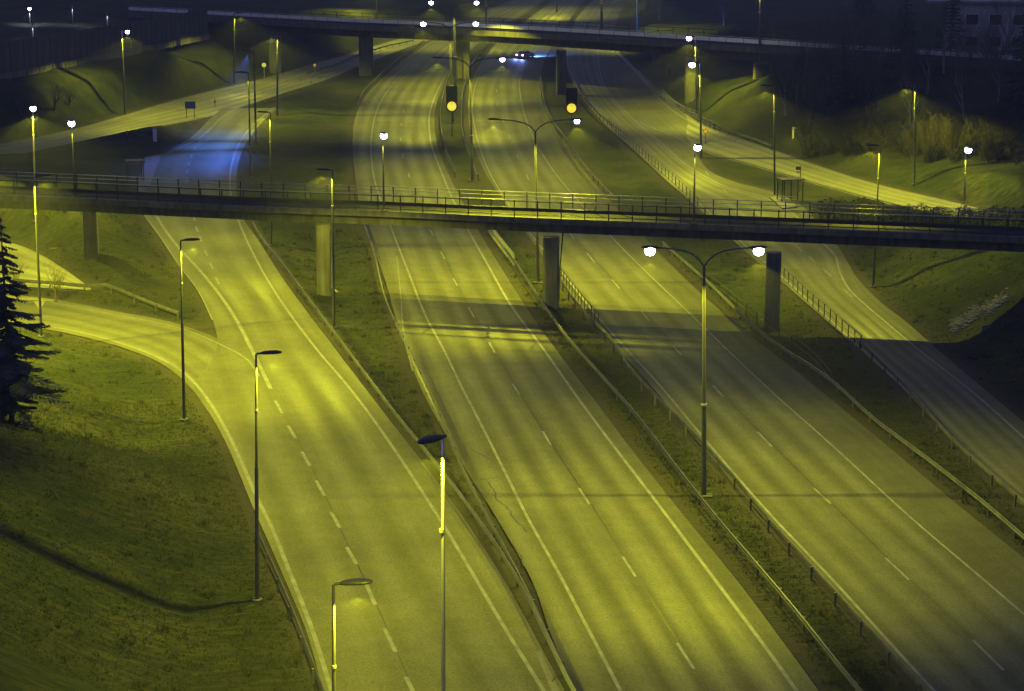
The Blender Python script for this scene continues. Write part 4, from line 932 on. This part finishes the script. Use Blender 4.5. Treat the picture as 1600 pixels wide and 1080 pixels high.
for i in range(60):
    X = rng.choice([rng.uniform(40, 260), rng.uniform(-260, -60)]); Y = rng.uniform(430, 620)
    if X < 0: lab, gr = 'dark conifer beyond the noise wall at the upper left', 'dark conifers beyond the noise wall'
    else: lab, gr = 'dark conifer beyond the far bridge on the right', 'dark conifers beyond the far bridge'
    if dist_at([[X, Y]])[0] < 8: continue
    if X > 0 and rng.random() < .7: plant('bare_tree', TALL[i % 2], (X, Y, tz(X, Y)-.2), 'tall bare tree beyond the far bridge on the right', 'tree', 'tall bare trees beyond the far bridge', float(rng.uniform(.9,1.3)))
    else: plant('conifer_tree', CON[int(rng.integers(0, 2))], (X, Y, tz(X, Y)-.2), lab, 'tree', gr, float(rng.uniform(.9,1.5)))
for i, (u, v) in enumerate(((1010,20),(1030,32),(1050,24),(1075,36),(1100,30),(1130,40),(1160,34),(1045,118),(1040,105),(1020,96))):
    plant('bare_tree', BARE[i % 4], ong(u, v), 'bare tree beside the road next to the far bridge, right side', 'tree', 'bare trees by the far bridge', .8)
for i in range(16):
    plant('bare_tree', TALL[i % 2] if i % 3 else BARE[0], ong(1440 + i*12 + rng.normal(0, 4), 96 + rng.random()*16), 'bare tree in front of the pale building in the top right corner', 'tree', 'bare trees in front of the pale building', float(rng.uniform(.5,.85)))
# dark hedge of shrubs behind the right end of the near bridge
for i in range(34):
    u = 1285 + i*10.5 + rng.normal(0, 3); v = 342 + (u-1285)*.045 - 6*math.sin(min(1, (u-1285)/110)*PI) + rng.normal(0, 3)
    plant('shrub', SHR[int(rng.integers(0, 2))], ong(u, v), 'dark shrub in the hedge behind the right end of the near bridge', 'shrub', 'shrubs behind the right end of the near bridge', float(rng.uniform(.8,1.35)))
for (u, v) in ((470,128),(486,132),(500,125),(512,131)):
    plant('bare_tree', BARE[3], ong(u, v), 'small bare shrub left of the left pier of the far bridge', 'shrub', 'shrubs near the left pier of the far bridge', .35)
# grass tufts over the near verges
def tufts(n, xr, yr, s0, s1):
    P = np.c_[rng.uniform(*xr, n), rng.uniform(*yr, n)]
    P = P[np.abs(P[:, 0]) < P[:, 1]*.27+3]; d = dist_at(P); P = P[d > .6]; z = terrain(P); return P, z, rng.uniform(s0, s1, len(P))
sets = [tufts(90000, (-45, 45), (82, 135), .05, .15), tufts(40000, (-60, 60), (135, 215), .06, .16)]
for _k in range(1):
    P0, z0_, s0_ = tufts(2600, (-60, 60), (84, 215), .22, .5)
    sets.append((np.repeat(P0, 7, axis=0) + rng.normal(0, .16, (len(P0)*7, 2)), np.repeat(z0_, 7), np.repeat(s0_, 7)*rng.uniform(.5, 1, len(P0)*7)))
V = []; Fc = []
for P, z, s in sets:
    n = len(P); 
    for b in range(3):
        a = rng.uniform(0, 2*PI, n); ln = rng.uniform(.3, 1.0, n)*s; wd = .02+.03*rng.random(n)
        base = np.c_[P + rng.normal(0, .06, (n, 2)), z-.02]; dx = np.c_[np.cos(a), np.sin(a), 0*a]; px_ = np.c_[-np.sin(a), np.cos(a), 0*a]
        v0 = base + px_*wd[:, None]; v1 = base - px_*wd[:, None]; v2 = base + dx*ln[:, None]*.9 + np.c_[0*a, 0*a, s]
        V.append(np.stack([v0, v1, v2], 1).reshape(-1, 3))
V = np.vstack(V); nt_ = len(V)//3
me = bpy.data.meshes.new('grass'); me.vertices.add(len(V)); me.vertices.foreach_set('co', V.ravel()); me.loops.add(len(V)); me.loops.foreach_set('vertex_index', np.arange(len(V)))
me.polygons.add(nt_); me.polygons.foreach_set('loop_start', np.arange(nt_)*3); me.polygons.foreach_set('loop_total', np.full(nt_, 3)); me.update(); me.materials.append(M['blade'])
o = bpy.data.objects.new('grass', me); COL.objects.link(o); tag(o, 'short rough grass on the verges and slopes', 'grass', kind='stuff')

# ------------------------------------------------------------------ haze volume added to lift the dark tones
hz = MB().box(-2700, 2700, -1400, 4700, -3.0, 41.0).build('haze', None); tag(hz, 'thin haze added to lift the dark areas', kind='stuff')
hm = bpy.data.materials.new('haze'); hm.use_nodes = True; hn = hm.node_tree.nodes; hn.clear()
ho = hn.new('ShaderNodeOutputMaterial'); hv = hn.new('ShaderNodeVolumePrincipled'); hv.inputs['Density'].default_value = .00045; hv.inputs['Color'].default_value = (.75, .78, .85, 1); hv.inputs['Anisotropy'].default_value = .2
hm.node_tree.links.new(hv.outputs[0], ho.inputs['Volume']); hz.data.materials.append(hm)
